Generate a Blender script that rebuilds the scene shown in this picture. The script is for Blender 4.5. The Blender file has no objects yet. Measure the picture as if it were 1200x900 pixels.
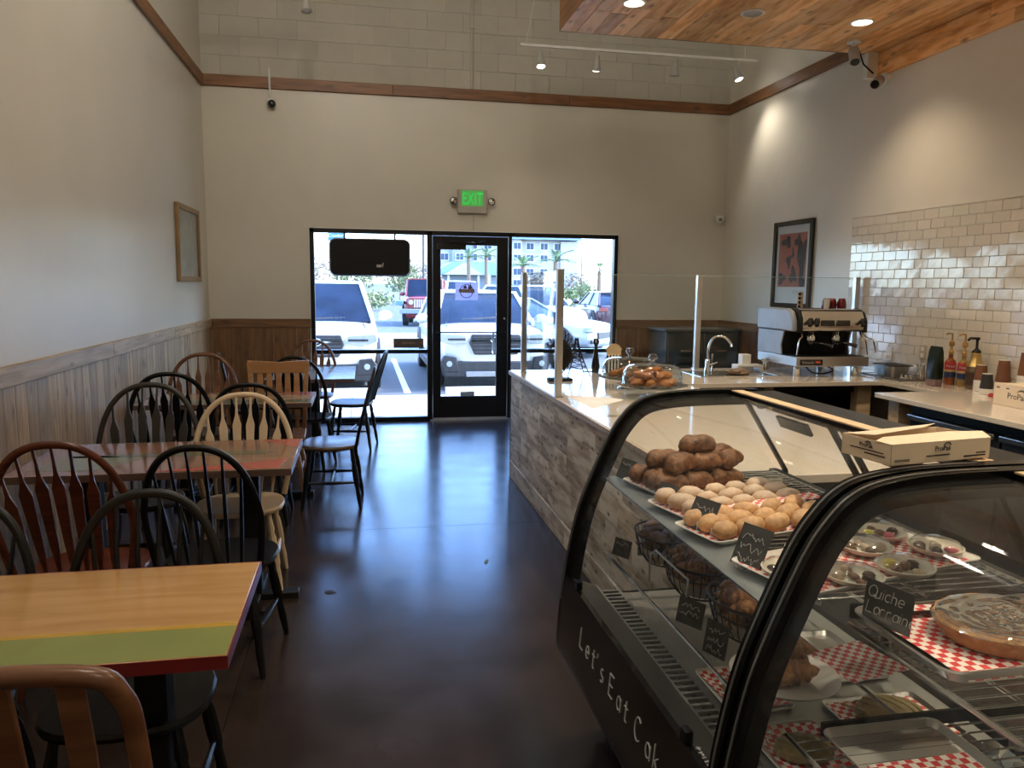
import bpy, bmesh, math, random
from mathutils import Vector, Matrix, noise
random.seed(11)
C = bpy.context.scene.collection
R = math.radians

# ------------------------------------------------------------------ camera, world, light, exposure
F, YAW, PITCH, ROLL, H = 905.628, 0.192201, 0.127312, -0.01131, 1.6166
cam = bpy.data.cameras.new('camera'); co = bpy.data.objects.new('camera', cam); C.objects.link(co)
cam.sensor_width = 36; cam.lens = F/1200*36; cam.clip_start = .05; cam.clip_end = 600
_f = Vector((math.sin(YAW)*math.cos(PITCH), math.cos(YAW)*math.cos(PITCH), -math.sin(PITCH)))
_r = Vector((math.cos(YAW), -math.sin(YAW), 0)); _d = _f.cross(_r)
_rr = _r*math.cos(ROLL)+_d*math.sin(ROLL); _dd = -_r*math.sin(ROLL)+_d*math.cos(ROLL)
co.matrix_world = Matrix(((_rr.x, -_dd.x, -_f.x, 0), (_rr.y, -_dd.y, -_f.y, 0), (_rr.z, -_dd.z, -_f.z, H), (0, 0, 0, 1)))
bpy.context.scene.camera = co
sc = bpy.context.scene
sc.view_settings.view_transform = 'Standard'; sc.view_settings.look = 'None'
sc.view_settings.exposure = 0.47; sc.view_settings.gamma = 1
try:
    sc.cycles.caustics_reflective = False; sc.cycles.caustics_refractive = False
    sc.cycles.max_bounces = 10; sc.cycles.transparent_max_bounces = 24
    sc.cycles.diffuse_bounces = 5; sc.cycles.glossy_bounces = 5
    sc.cycles.sample_clamp_indirect = 6
except Exception: pass
w = bpy.data.worlds.new('sky'); sc.world = w; w.use_nodes = True
nt = w.node_tree; sky = nt.nodes.new('ShaderNodeTexSky'); sky.sky_type = 'NISHITA'; sky.sun_disc = False
sky.sun_elevation = R(42); sky.sun_rotation = R(100); sky.air_density = 1.0; sky.dust_density = 1.2; sky.ozone_density = 2.0
wbn = nt.nodes.new('ShaderNodeVectorMath'); wbn.operation = 'MULTIPLY'; wbn.inputs[1].default_value = (.80, .95, 1.22)   # the camera's indoor white balance
nt.links.new(sky.outputs[0], wbn.inputs[0]); nt.links.new(wbn.outputs[0], nt.nodes['Background'].inputs[0]); nt.nodes['Background'].inputs[1].default_value = 1.35
def lamp(kind, name, loc, power, color=(1, 1, 1), aim=None, **kw):
    l = bpy.data.lights.new(name, kind); o = bpy.data.objects.new(name, l); C.objects.link(o)
    l.energy = power; l.color = color; o.location = loc
    if aim is not None: o.rotation_euler = (Vector(aim)-Vector(loc)).to_track_quat('-Z', 'Y').to_euler()
    for k, v in kw.items():
        setattr(l, k, v)
    return o
lamp('SUN', 'sun', (0, 0, 50), 7.0, (.93, .97, 1), aim=(-44, -3, 8), angle=R(.6))
po = lamp('AREA', 'storefront_portal', (1.25, 9.3, 1.15), 1, aim=(1.25, 0, 1.15), shape='RECTANGLE', size=3.7, size_y=2.3)
po.data.cycles.is_portal = True
WARM = (1, .80, .56); NEUT = (1, .9, .76)

# ------------------------------------------------------------------ materials
MATS = {}
def nd(t, typ, **kw):
    n = t.nodes.new(typ)
    for k, v in kw.items():
        if k in n.inputs.keys(): n.inputs[k].default_value = v
        else: setattr(n, k, v)
    return n
def mat(name, col, rough=.5, metal=0, spec=.5, var=.06, scale=8, bump=0, bscale=40, rrand=0, emit=None, estr=0, coat=0, sheen=0, stretch=(1, 1, 1), rvar=0):
    if name in MATS: return MATS[name]
    m = bpy.data.materials.new(name); m.use_nodes = True; t = m.node_tree; b = t.nodes['Principled BSDF']
    b.inputs['Roughness'].default_value = rough; b.inputs['Metallic'].default_value = metal
    b.inputs['Specular IOR Level'].default_value = spec; b.inputs['Coat Weight'].default_value = coat
    b.inputs['Coat Roughness'].default_value = .08
    L = t.links.new
    tc = nd(t, 'ShaderNodeTexCoord'); mp = nd(t, 'ShaderNodeMapping'); mp.inputs['Scale'].default_value = stretch
    L(tc.outputs['Object'], mp.inputs[0])
    n = nd(t, 'ShaderNodeTexNoise', Scale=scale, Detail=4.0); L(mp.outputs[0], n.inputs['Vector'])
    cr = nd(t, 'ShaderNodeMapRange'); cr.inputs[3].default_value = 1-var*2; cr.inputs[4].default_value = 1+var*2
    L(n.outputs[0], cr.inputs[0])
    fac = cr.outputs[0]
    if rrand:
        oi = nd(t, 'ShaderNodeObjectInfo'); r2 = nd(t, 'ShaderNodeMapRange'); r2.inputs[3].default_value = 1-rrand; r2.inputs[4].default_value = 1+rrand
        L(oi.outputs['Random'], r2.inputs[0]); mm = nd(t, 'ShaderNodeMath', operation='MULTIPLY'); L(fac, mm.inputs[0]); L(r2.outputs[0], mm.inputs[1]); fac = mm.outputs[0]
    vm = nd(t, 'ShaderNodeVectorMath', operation='SCALE'); vm.inputs[0].default_value = col; L(fac, vm.inputs['Scale'])
    L(vm.outputs[0], b.inputs['Base Color'])
    if rvar:
        rm = nd(t, 'ShaderNodeMapRange'); rm.inputs[3].default_value = rough-rvar; rm.inputs[4].default_value = rough+rvar
        L(n.outputs[0], rm.inputs[0]); L(rm.outputs[0], b.inputs['Roughness'])
    if bump:
        n2 = nd(t, 'ShaderNodeTexNoise', Scale=bscale, Detail=4.0); L(mp.outputs[0], n2.inputs['Vector'])
        bp = nd(t, 'ShaderNodeBump', Strength=bump, Distance=.01); L(n2.outputs[0], bp.inputs['Height']); L(bp.outputs[0], b.inputs['Normal'])
    if emit: b.inputs['Emission Color'].default_value = (*emit, 1); b.inputs['Emission Strength'].default_value = estr
    MATS[name] = m; return m
def wood(name, c1, c2, rough=.4, knots=.5, grain=14, rrand=.18, bump=.15, kcol=(.05, .025, .012), off=True, wash=None, kscale=2.2):
    """long grain along local x; every object gets its own offset and tint"""
    if name in MATS: return MATS[name]
    m = bpy.data.materials.new(name); m.use_nodes = True; t = m.node_tree; b = t.nodes['Principled BSDF']; L = t.links.new
    tc = nd(t, 'ShaderNodeTexCoord'); oi = nd(t, 'ShaderNodeObjectInfo')
    sc_ = nd(t, 'ShaderNodeMath', operation='MULTIPLY'); sc_.inputs[1].default_value = 57.0 if off else 0; L(oi.outputs['Random'], sc_.inputs[0])
    ad = nd(t, 'ShaderNodeVectorMath', operation='ADD'); L(tc.outputs['Object'], ad.inputs[0]); L(sc_.outputs[0], ad.inputs[1])
    mp = nd(t, 'ShaderNodeMapping'); mp.inputs['Scale'].default_value = (1.2, grain, grain); L(ad.outputs[0], mp.inputs[0])
    n = nd(t, 'ShaderNodeTexNoise', Scale=2.0, Detail=6.0, Distortion=.6); L(mp.outputs[0], n.inputs['Vector'])
    r = nd(t, 'ShaderNodeValToRGB'); r.color_ramp.elements[0].position = .33; r.color_ramp.elements[1].position = .68
    r.color_ramp.elements[0].color = (*c2, 1); r.color_ramp.elements[1].color = (*c1, 1); L(n.outputs[0], r.inputs[0])
    col = r.outputs[0]
    if wash:
        n4 = nd(t, 'ShaderNodeTexNoise', Scale=3.0, Detail=5.0); mp4 = nd(t, 'ShaderNodeMapping'); mp4.inputs['Scale'].default_value = (1, 4, 4)
        L(ad.outputs[0], mp4.inputs[0]); L(mp4.outputs[0], n4.inputs['Vector'])
        mr = nd(t, 'ShaderNodeMapRange'); mr.inputs[1].default_value = .44; mr.inputs[2].default_value = .58; mr.inputs[4].default_value = .8; L(n4.outputs[0], mr.inputs[0])
        mx = nd(t, 'ShaderNodeMix', data_type='RGBA'); L(mr.outputs[0], mx.inputs[0]); L(col, mx.inputs[6]); mx.inputs[7].default_value = (*wash, 1); col = mx.outputs[2]
    if knots:
        mk = nd(t, 'ShaderNodeMapping'); mk.inputs['Scale'].default_value = (kscale, kscale*2.4, kscale*2.4); L(ad.outputs[0], mk.inputs[0])
        v = nd(t, 'ShaderNodeTexVoronoi', Scale=1.6); L(mk.outputs[0], v.inputs['Vector'])
        kr = nd(t, 'ShaderNodeMapRange'); kr.inputs[1].default_value = .05; kr.inputs[2].default_value = .24; kr.inputs[3].default_value = knots; kr.inputs[4].default_value = 0; L(v.outputs['Distance'], kr.inputs[0])
        mx = nd(t, 'ShaderNodeMix', data_type='RGBA'); L(kr.outputs[0], mx.inputs[0]); L(col, mx.inputs[6]); mx.inputs[7].default_value = (*kcol, 1); col = mx.outputs[2]
    rr = nd(t, 'ShaderNodeMapRange'); rr.inputs[3].default_value = 1-rrand; rr.inputs[4].default_value = 1+rrand; L(oi.outputs['Random'], rr.inputs[0])
    vs = nd(t, 'ShaderNodeVectorMath', operation='SCALE'); L(col, vs.inputs[0]); L(rr.outputs[0], vs.inputs['Scale']); L(vs.outputs[0], b.inputs['Base Color'])
    b.inputs['Roughness'].default_value = rough
    bp = nd(t, 'ShaderNodeBump', Strength=bump, Distance=.004); L(n.outputs[0], bp.inputs['Height']); L(bp.outputs[0], b.inputs['Normal'])
    MATS[name] = m; return m
def glassmat(name, tint=(.96, .98, .97), refl=1.0, rough=.0, haze=0):
    if name in MATS: return MATS[name]
    m = bpy.data.materials.new(name); m.use_nodes = True; t = m.node_tree; t.nodes.clear(); L = t.links.new
    out = nd(t, 'ShaderNodeOutputMaterial'); tr = nd(t, 'ShaderNodeBsdfTransparent'); tr.inputs[0].default_value = (*tint, 1)
    gl = nd(t, 'ShaderNodeBsdfGlossy', Roughness=rough); ge = nd(t, 'ShaderNodeNewGeometry')
    dt = nd(t, 'ShaderNodeVectorMath', operation='DOT_PRODUCT'); L(ge.outputs['Incoming'], dt.inputs[0]); L(ge.outputs['Normal'], dt.inputs[1])
    ab = nd(t, 'ShaderNodeMath', operation='ABSOLUTE'); L(dt.outputs['Value'], ab.inputs[0]); su = nd(t, 'ShaderNodeMath', operation='SUBTRACT'); su.inputs[0].default_value = 1; L(ab.outputs[0], su.inputs[1])
    pw_ = nd(t, 'ShaderNodeMath', operation='POWER'); pw_.inputs[1].default_value = 5; L(su.outputs[0], pw_.inputs[0])
    fr = nd(t, 'ShaderNodeMath', operation='MULTIPLY_ADD'); fr.inputs[1].default_value = .96; fr.inputs[2].default_value = .04; L(pw_.outputs[0], fr.inputs[0])
    mu = nd(t, 'ShaderNodeMath', operation='MULTIPLY', use_clamp=True); mu.inputs[1].default_value = refl; L(fr.outputs[0], mu.inputs[0])
    mx = nd(t, 'ShaderNodeMixShader'); L(mu.outputs[0], mx.inputs[0]); L(tr.outputs[0], mx.inputs[1]); L(gl.outputs[0], mx.inputs[2])
    last = mx.outputs[0]
    if haze:
        df = nd(t, 'ShaderNodeBsdfDiffuse'); df.inputs[0].default_value = (.8, .82, .82, 1); m2 = nd(t, 'ShaderNodeMixShader'); m2.inputs[0].default_value = haze
        n = nd(t, 'ShaderNodeTexNoise', Scale=6.0, Detail=5.0); mr = nd(t, 'ShaderNodeMapRange'); mr.inputs[4].default_value = haze*2; L(n.outputs[0], mr.inputs[0]); L(mr.outputs[0], m2.inputs[0])
        L(last, m2.inputs[1]); L(df.outputs[0], m2.inputs[2]); last = m2.outputs[0]
    L(last, out.inputs[0]); MATS[name] = m; return m
def checker(name, c1, c2, scale, rough=.6):
    if name in MATS: return MATS[name]
    m = mat(name, c1, rough); t = m.node_tree; tc = nd(t, 'ShaderNodeTexCoord'); ch = nd(t, 'ShaderNodeTexChecker', Scale=scale)
    mp = nd(t, 'ShaderNodeMapping'); mp.inputs['Location'].default_value = (.013, .017, .0137)
    mp.inputs['Scale'].default_value = (1, 1, .02)
    t.links.new(tc.outputs['Object'], mp.inputs[0]); t.links.new(mp.outputs[0], ch.inputs['Vector'])
    ch.inputs[1].default_value = (*c1, 1); ch.inputs[2].default_value = (*c2, 1); t.links.new(ch.outputs[0], t.nodes['Principled BSDF'].inputs['Base Color']); return m

M_wall = mat('wall_paint', (.66, .62, .53), .34, var=.05, scale=1.3, bump=.3, bscale=7, rvar=.07)
M_wallR = mat('wall_paint_right', (.68, .64, .55), .36, var=.05, scale=1.5, bump=.3, bscale=9)
M_block = mat('block_paint', (.50, .48, .41), .7, var=.04, rrand=.04, bump=.2, bscale=60)
M_ceil = mat('ceiling_paint', (.5, .48, .44), .8)
M_floor = mat('stained_concrete', (.026, .017, .013), .22, var=.45, scale=3.0, bump=.05, bscale=16, coat=0, rvar=.07, rrand=.08)
_b = M_floor.node_tree.nodes['Principled BSDF']; _b.inputs['Specular IOR Level'].default_value = .55; _b.inputs['Specular Tint'].default_value = (.20, .46, .80, 1)   # blue of the daylight reflections put into the specular colour
M_joint = mat('joint_filler', (.12, .09, .07), .7)
M_wain = wood('wainscot_pine', (.52, .37, .21), (.28, .18, .09), .42, .9, rrand=.22, kcol=(.10, .05, .025), kscale=3.2)
M_wainB = wood('wainscot_pine_shaded', (.25, .125, .05), (.14, .065, .024), .5, .7, rrand=.16)  # same pine as on the left wall, with shade put into its colour
M_trim = wood('stained_trim', (.27, .12, .045), (.15, .062, .022), .45, .8, rrand=.1)
M_soff = wood('soffit_pine', (.82, .42, .13), (.48, .21, .055), .42, .75, rrand=.30, grain=9, kcol=(.09, .035, .012), wash=(.85, .52, .24), kscale=2.6)
M_counter = wood('whitewashed_pine', (.60, .50, .38), (.27, .20, .13), .6, 1.0, rrand=.25, wash=(.78, .72, .62), kcol=(.06, .035, .02), kscale=4.5)
M_legw = wood('pale_pine', (.55, .42, .27), (.42, .30, .18), .5, .4)
M_quartz = mat('quartz', (.58, .52, .44), .10, var=.05, scale=30, coat=.3)
M_qwood = wood('counter_edge_wood', (.42, .34, .25), (.30, .23, .16), .45, .2, off=False)
M_black = mat('black_metal', (.005, .005, .006), .35, spec=.3)
M_blackg = mat('black_gloss', (.008, .008, .009), .12, coat=.5)
M_blackm = mat('black_matte', (.006, .006, .006), .6, spec=.3)
M_steel = mat('brushed_steel', (.55, .54, .52), .28, 1, var=.05, stretch=(1, 20, 20), scale=12)
M_chrome = mat('chrome', (.8, .8, .8), .08, 1, var=0)
M_tray = mat('tray_aluminium', (.62, .62, .61), .3, 1, var=.08)
M_white = mat('white_plastic', (.75, .74, .70), .4)
M_tile = mat('white_tile', (.66, .61, .53), .07, var=.02, bump=.25, bscale=9, coat=.4, rrand=.05)
M_grout = mat('grout', (.72, .68, .60), .8)
M_glass = glassmat('window_glass', (.97, .99, .99), .8)
M_case = glassmat('case_glass', (.98, .988, .988), .38, haze=.006)
M_guard = glassmat('guard_glass', (.965, .98, .975), .6)
M_cloche = glassmat('cloche_glass', (.84, .89, .91), 3.2)
M_paper = checker('checkered_paper', (.58, .04, .04), (.80, .75, .70), 66)
M_card = mat('white_card', (.74, .71, .66), .6)

# ------------------------------------------------------------------ mesh helpers
class B:
    def __init__(s): s.v = []; s.f = []
    def add(s, vs, fs, m=None):
        o = len(s.v); s.v += [tuple(m @ Vector(v)) if m else tuple(v) for v in vs]; s.f += [tuple(i+o for i in f) for f in fs]; return s
    def box(s, x0, x1, y0, y1, z0, z1, m=None):
        return s.add([(x, y, z) for x in (x0, x1) for y in (y0, y1) for z in (z0, z1)],
                     [(0, 1, 3, 2), (4, 6, 7, 5), (0, 4, 5, 1), (2, 3, 7, 6), (0, 2, 6, 4), (1, 5, 7, 3)], m)
    def cbox(s, c, d, m=None): return s.box(c[0]-d[0]/2, c[0]+d[0]/2, c[1]-d[1]/2, c[1]+d[1]/2, c[2]-d[2]/2, c[2]+d[2]/2, m)
    def tube(s, pts, r, n=8, closed=False, caps=True, flat=1.0):
        P = [Vector(p) for p in pts]; k = len(P); rs = r if isinstance(r, (list, tuple)) else [r]*k
        T = [((P[(i+1) % k]-P[i-1]) if closed else (P[min(i+1, k-1)]-P[max(i-1, 0)])).normalized() for i in range(k)]
        up = Vector((0, 0, 1)) if abs(T[0].z) < .9 else Vector((0, 1, 0))
        u = T[0].cross(up).normalized(); vs = []
        for i in range(k):
            u = (u-T[i]*u.dot(T[i])).normalized(); w_ = T[i].cross(u)
            for j in range(n):
                a = 2*math.pi*j/n; vs.append(P[i]+(u*math.cos(a)+w_*math.sin(a)*flat)*rs[i])
        fs = []
        for i in range(k if closed else k-1):
            a, b = i*n, ((i+1) % k)*n
            for j in range(n): fs.append((a+j, a+(j+1) % n, b+(j+1) % n, b+j))
        if caps and not closed: fs += [tuple(range(n-1, -1, -1)), tuple(range((k-1)*n, k*n))]
        return s.add(vs, fs)
    def lathe(s, prof, n=20, c=(0, 0, 0), m=None, sx=1, sy=1, cap=True):
        vs = []; fs = []; k = len(prof)
        for r, z in prof:
            for j in range(n):
                a = 2*math.pi*j/n; vs.append((c[0]+r*math.cos(a)*sx, c[1]+r*math.sin(a)*sy, c[2]+z))
        for i in range(k-1):
            for j in range(n): fs.append((i*n+j, i*n+(j+1) % n, (i+1)*n+(j+1) % n, (i+1)*n+j))
        if cap and prof[0][0] > 1e-5: fs.append(tuple(range(n-1, -1, -1)))
        if cap and prof[-1][0] > 1e-5: fs.append(tuple(range((k-1)*n, k*n)))
        return s.add(vs, fs, m)
    def ell(s, c, r, nu=12, nv=8, bump=0, seed=0, m=None, pw=1):
        vs = []; fs = []
        for i in range(nv+1):
            t = math.pi*i/nv
            for j in range(nu):
                a = 2*math.pi*j/nu; d = Vector((math.sin(t)*math.cos(a), math.sin(t)*math.sin(a), math.cos(t)))
                k = 1+bump*noise.noise(d*2.3+Vector((seed*3.1, seed, 0))) if bump else 1
                z = d.z*r[2]
                if pw != 1 and d.z < 0: z *= pw
                vs.append((c[0]+d.x*r[0]*k, c[1]+d.y*r[1]*k, c[2]+z*k))
        for i in range(nv):
            for j in range(nu): fs.append((i*nu+j, (i+1)*nu+j, (i+1)*nu+(j+1) % nu, i*nu+(j+1) % nu))
        return s.add(vs, fs, m)
    def prism(s, poly, a, b, axis='z', m=None):
        """extrude 2D poly; axis z: (x,y); axis y: (x,z); axis x: (y,z)"""
        def p(q, h): return {'z': (q[0], q[1], h), 'y': (q[0], h, q[1]), 'x': (h, q[0], q[1])}[axis]
        n = len(poly); vs = [p(q, a) for q in poly]+[p(q, b) for q in poly]
        fs = [tuple(range(n-1, -1, -1)), tuple(range(n, 2*n))]+[(i, (i+1) % n, n+(i+1) % n, n+i) for i in range(n)]
        return s.add(vs, fs, m)
    def loft(s, rings, closed=True, caps=True):
        n = len(rings[0]); vs = [p for r in rings for p in r]; fs = []
        for i in range(len(rings)-1):
            for j in range(n if closed else n-1): fs.append((i*n+j, i*n+(j+1) % n, (i+1)*n+(j+1) % n, (i+1)*n+j))
        if caps: fs += [tuple(range(n-1, -1, -1)), tuple(range((len(rings)-1)*n, len(rings)*n))]
        return s.add(vs, fs)
OFF = {}
def obj(name, b, m, parent=None, org=None, bev=0, sub=0, flatsh=False, kind=None, label=None, M=None):
    """parts: vertices in the coordinates of the thing's world frame minus its offset (see OFF); top-level: moved to origin org"""
    me = bpy.data.meshes.new(name); o = bpy.data.objects.new(name, me); C.objects.link(o)
    off = Vector(OFF.get(parent.name, (0, 0, 0))) if parent else Vector(org or (0, 0, 0))
    vs = [Vector(v)-off for v in b.v]; me.from_pydata(vs, [], b.f); me.update()
    bm = bmesh.new(); bm.from_mesh(me); bmesh.ops.recalc_face_normals(bm, faces=bm.faces); bm.to_mesh(me); bm.free()
    if not flatsh:
        me.polygons.foreach_set('use_smooth', [True]*len(me.polygons)); me.set_sharp_from_angle(angle=R(38))
    me.materials.append(m)
    if parent: o.parent = parent; OFF[o.name] = off
    else: o.location = off; OFF[o.name] = off
    if bev:
        md = o.modifiers.new('bevel', 'BEVEL'); md.width = bev; md.segments = 2; md.limit_method = 'ANGLE'; md.angle_limit = R(40)
    if sub:
        md = o.modifiers.new('sub', 'SUBSURF'); md.levels = sub; md.render_levels = sub
    if kind: o['kind'] = kind
    if label: o['label'] = label
    return o
def tag(o, label, cat, group=None):
    o['label'] = label; o['category'] = cat
    if group: o['group'] = group
    return o
def thing(name, label, cat, loc=(0, 0, 0), rz=0, group=None, world=False):
    """world=True: parts are given in world coordinates; else in the thing's own frame"""
    o = bpy.data.objects.new(name, None); C.objects.link(o); o.location = loc; o.rotation_euler = (0, 0, rz); o.empty_display_size = .1
    OFF[o.name] = Vector(loc) if world else Vector((0, 0, 0)); return tag(o, label, cat, group)
def struct(name, b, m, **k):
    o = obj(name, b, m, **k); o['kind'] = 'structure'; return o
def dup(root, loc, rz=None, label=None, s=None):
    r = root.copy(); C.objects.link(r); r.location = loc
    if rz is not None: r.rotation_euler = (0, 0, rz) if not isinstance(rz, (tuple, list)) else rz
    if s: r.scale = (s, s, s) if not isinstance(s, (tuple, list)) else s
    if label: r['label'] = label
    for ch in list(root.children):
        c = ch.copy(); C.objects.link(c); c.parent = r
        for g in list(ch.children):
            d = g.copy(); C.objects.link(d); d.parent = c
    OFF[r.name] = Vector((0, 0, 0)); return r
def board(name, parent, c, dirx, diry, L_, W_, T_, m, bev=0):
    """a plank centred at world c; local x along dirx (grain), local y along diry"""
    me = bpy.data.meshes.new(name); b = B().box(-L_/2, L_/2, -W_/2, W_/2, -T_/2, T_/2); me.from_pydata(b.v, [], b.f); me.materials.append(m)
    bm = bmesh.new(); bm.from_mesh(me); bmesh.ops.recalc_face_normals(bm, faces=bm.faces); bm.to_mesh(me); bm.free()
    o = bpy.data.objects.new(name, me); C.objects.link(o)
    X = Vector(dirx).normalized(); Y = Vector(diry).normalized(); Z = X.cross(Y)
    off = Vector(OFF.get(parent.name, (0, 0, 0))) if parent else Vector((0, 0, 0))
    c = Vector(c)-off
    mt = Matrix(((X.x, Y.x, Z.x, c.x), (X.y, Y.y, Z.y, c.y), (X.z, Y.z, Z.z, c.z), (0, 0, 0, 1)))
    if parent: o.parent = parent
    o.matrix_local = mt; OFF[o.name] = off
    if bev:
        md = o.modifiers.new('bevel', 'BEVEL'); md.width = bev; md.segments = 1
    return o
def text(name, s, size, m, parent, c, X, Y, ext=.0008, align='LEFT', shear=0, sxy=1.0, spacing=1.0, thin=0):
    cu = bpy.data.curves.new(name, 'FONT'); cu.body = s; cu.size = size; cu.extrude = ext; cu.align_x = align; cu.shear = shear; cu.resolution_u = 3; cu.space_character = spacing; cu.offset = thin*size*0 + (thin if thin else 0)*.22
    t = bpy.data.objects.new(name, cu); C.objects.link(t)
    dg = bpy.context.evaluated_depsgraph_get(); me = bpy.data.meshes.new_from_object(t.evaluated_get(dg))
    bpy.data.objects.remove(t); X = Vector(X).normalized(); Y = Vector(Y).normalized(); Z = X.cross(Y)
    off = Vector(OFF.get(parent.name, (0, 0, 0))) if parent else Vector((0, 0, 0)); c = Vector(c)-off
    me.transform(Matrix(((X.x*sxy, Y.x, Z.x, c.x), (X.y*sxy, Y.y, Z.y, c.y), (X.z*sxy, Y.z, Z.z, c.z), (0, 0, 0, 1))))
    me.materials.clear(); me.materials.append(m); o = bpy.data.objects.new(name, me); C.objects.link(o); o.parent = parent; OFF[o.name] = off; return o
def smooth_path(P, n=6):
    out = []; k = len(P)
    for i in range(k-1):
        p0, p1, p2, p3 = P[max(i-1, 0)], P[i], P[i+1], P[min(i+2, k-1)]
        for j in range(n):
            t = j/n; out.append(tuple(.5*((2*b)+(-a+c)*t+(2*a-5*b+4*c-d)*t*t+(-a+3*b-3*c+d)*t**3) for a, b, c, d in zip(p0, p1, p2, p3)))
    out.append(tuple(P[-1])); return out

# ------------------------------------------------------------------ room shell
XL, XR, YB, YF, ZC = -1.672, 4.468, 9.153, -3.6, 5.3
SL, SR, ST, DL, DR = -.570, 3.074, 2.23, .784, 1.748
ZT0, ZT1 = 3.716, 3.835
fl = struct('floor', B().box(XL-.1, XR+.1, YF, YB+.15, -.12, -.012), M_joint)
xs = [XL, -.515, 2.75, XR]; ys = [YF, -1.6, .6, 5.04, 7.3, YB+.1]
for i in range(3):
    for j in range(5):
        obj('slab', B().box(xs[i]+.002, xs[i+1]-.002, ys[j]+.002, ys[j+1]-.002, -.05, 0), M_floor, fl, flatsh=True)
wl = struct('wall_left', B().box(XL-.12, XL, YF, YB+.12, 0, ZC), M_wall)
wr = struct('wall_right', B().box(XR, XR+.12, YF, YB+.12, 0, ZC), M_wallR)
wb = struct('wall_back', B().box(XL, SL, YB, YB+.2, 0, ZT1).box(SR, XR, YB, YB+.2, 0, ZT1).box(SL, SR, YB, YB+.2, ST, ZT1).box(XL, XR, YB+.02, YB+.2, ZT1, ZC), M_wall)
struct('wall_front', B().box(XL, XR, YF-.12, YF, 0, ZC), M_wall)
struct('ceiling', B().box(XL-.1, XR+.1, YF-.1, YB+.15, ZC, ZC+.12), M_ceil)
# painted masonry blocks above the trim
bm0 = None
for r in range(7):
    z0 = ZT1+.005+r*.205
    xo = XL+(0 if r % 2 else -.2)
    while xo < XR:
        a, b_ = max(xo, XL), min(xo+.406, XR)
        if b_-a > .03:
            o = obj('block', B().box(a+.0015, b_-.0015, YB+.002, YB+.03, z0, z0+.2025), M_block, wb, flatsh=True)
        xo += .406
# wainscot planks
def wains(parent, run, a, b_, fix, nrm, m, z1=1.105, w=.131):
    k = 0; p = a
    while p < b_-.02:
        q = min(p+w, b_); c = (p+q)/2
        cc = (fix+nrm*.008, c, z1/2) if run == 'y' else (c, fix+nrm*.008, z1/2)
        board('plank', parent, cc, (0, 0, 1), (0, 1, 0) if run == 'y' else (1, 0, 0), z1, (q-p)-.004, .016+random.uniform(0, .002), m)
        p = q
def cap(parent, run, a, b_, fix, nrm, m):
    n = max(1, round((b_-a)/1.9)); 
    for i in range(n):
        p, q = a+(b_-a)*i/n, a+(b_-a)*(i+1)/n; c = (p+q)/2
        cc = (fix+nrm*.0135, c, 1.157) if run == 'y' else (c, fix+nrm*.0135, 1.157)
        board('cap_board', parent, cc, (0, 1, 0) if run == 'y' else (1, 0, 0), (0, 0, 1), (q-p)-.003, .10, .027, m, bev=.004)
wains(wl, 'y', .3, YB-.02, XL, 1, M_wain); cap(wl, 'y', .3, YB, XL, 1, M_wain)
wains(wb, 'x', XL+.02, SL-.012, YB, -1, M_wainB); cap(wb, 'x', XL+.03, SL-.004, YB, -1, M_wainB)
wains(wb, 'x', SR+.012, XR-.02, YB, -1, M_wainB); cap(wb, 'x', SR+.004, XR-.03, YB, -1, M_wainB)
wains(wr, 'y', 6.7, YB-.02, XR, -1, M_wainB); cap(wr, 'y', 6.55, YB, XR, -1, M_wainB)
# brown trim boards high on three walls
def trimb(name, c, d, L_):
    o = board(name, None, c, d, (0, 0, 1), L_, ZT1-ZT0, .03, M_trim, bev=.004); o['kind'] = 'structure'; return o
for i in range(3):
    trimb('trim_%d' % (i+1), ((XL+XR)/2+(i-1)*2.048, YB-.0155, (ZT0+ZT1)/2), (1, 0, 0), 2.0475)
trimb('trim_4', (XL+.0155, 7.2, (ZT0+ZT1)/2), (0, 1, 0), 3.84); trimb('trim_5', (XL+.0155, 3.3, (ZT0+ZT1)/2), (0, 1, 0), 3.9)
trimb('trim_6', (XR-.0155, 7.75, (ZT0+ZT1)/2), (0, 1, 0), 2.74)
# wood soffit over the counter
SX, SY, SZ = 1.598, 6.36, 3.655
sf = struct('trim_7', B().box(SX+.02, XR, YF, SY-.02, SZ+.02, 4.2), M_blackm)
nrow = 21; pw = (XR-SX)/nrow
for i in range(nrow):
    y = SY-random.uniform(0, .9); e = SY; first = True
    while e > -1.2:
        L_ = random.uniform(.7, 2.0) if not first else random.uniform(.4, 1.6); first = False
        s_ = max(e-L_, -1.2)
        if s_ > 4.2 or e > 2.0:
            board('plank', sf, (SX+(i+.5)*pw, (s_+e)/2, SZ+.009+random.uniform(-.0015, .0015)), (0, 1, 0), (1, 0, 0), e-s_-.003, pw-.003, .018, M_soff)
        e = s_
for k, (z0, z1) in enumerate(((SZ-.0, SZ+.14), (SZ+.142, SZ+.28), (SZ+.282, SZ+.42), (SZ+.422, 4.2))):
    board('fascia_board', sf, (SX+.009, (SY-1.2)/2, (z0+z1)/2), (0, 1, 0), (0, 0, 1), SY+1.2, z1-z0-.002, .018, M_trim)
    board('fascia_board', sf, ((SX+XR)/2, SY+.0095, (z0+z1)/2), (1, 0, 0), (0, 0, 1), XR-SX, z1-z0-.002, .018, M_trim)
for r in range(2):
    e = 6.34; first = True
    while e > .5:
        L_ = random.uniform(.9, 1.6); s_ = e-L_
        board('band_board', sf, (XR-.0135, (s_+e)/2, 3.455+(r+.5)*.098), (0, 1, 0), (0, 0, 1), L_-.003, .096, .027, M_soff); e = s_

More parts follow.
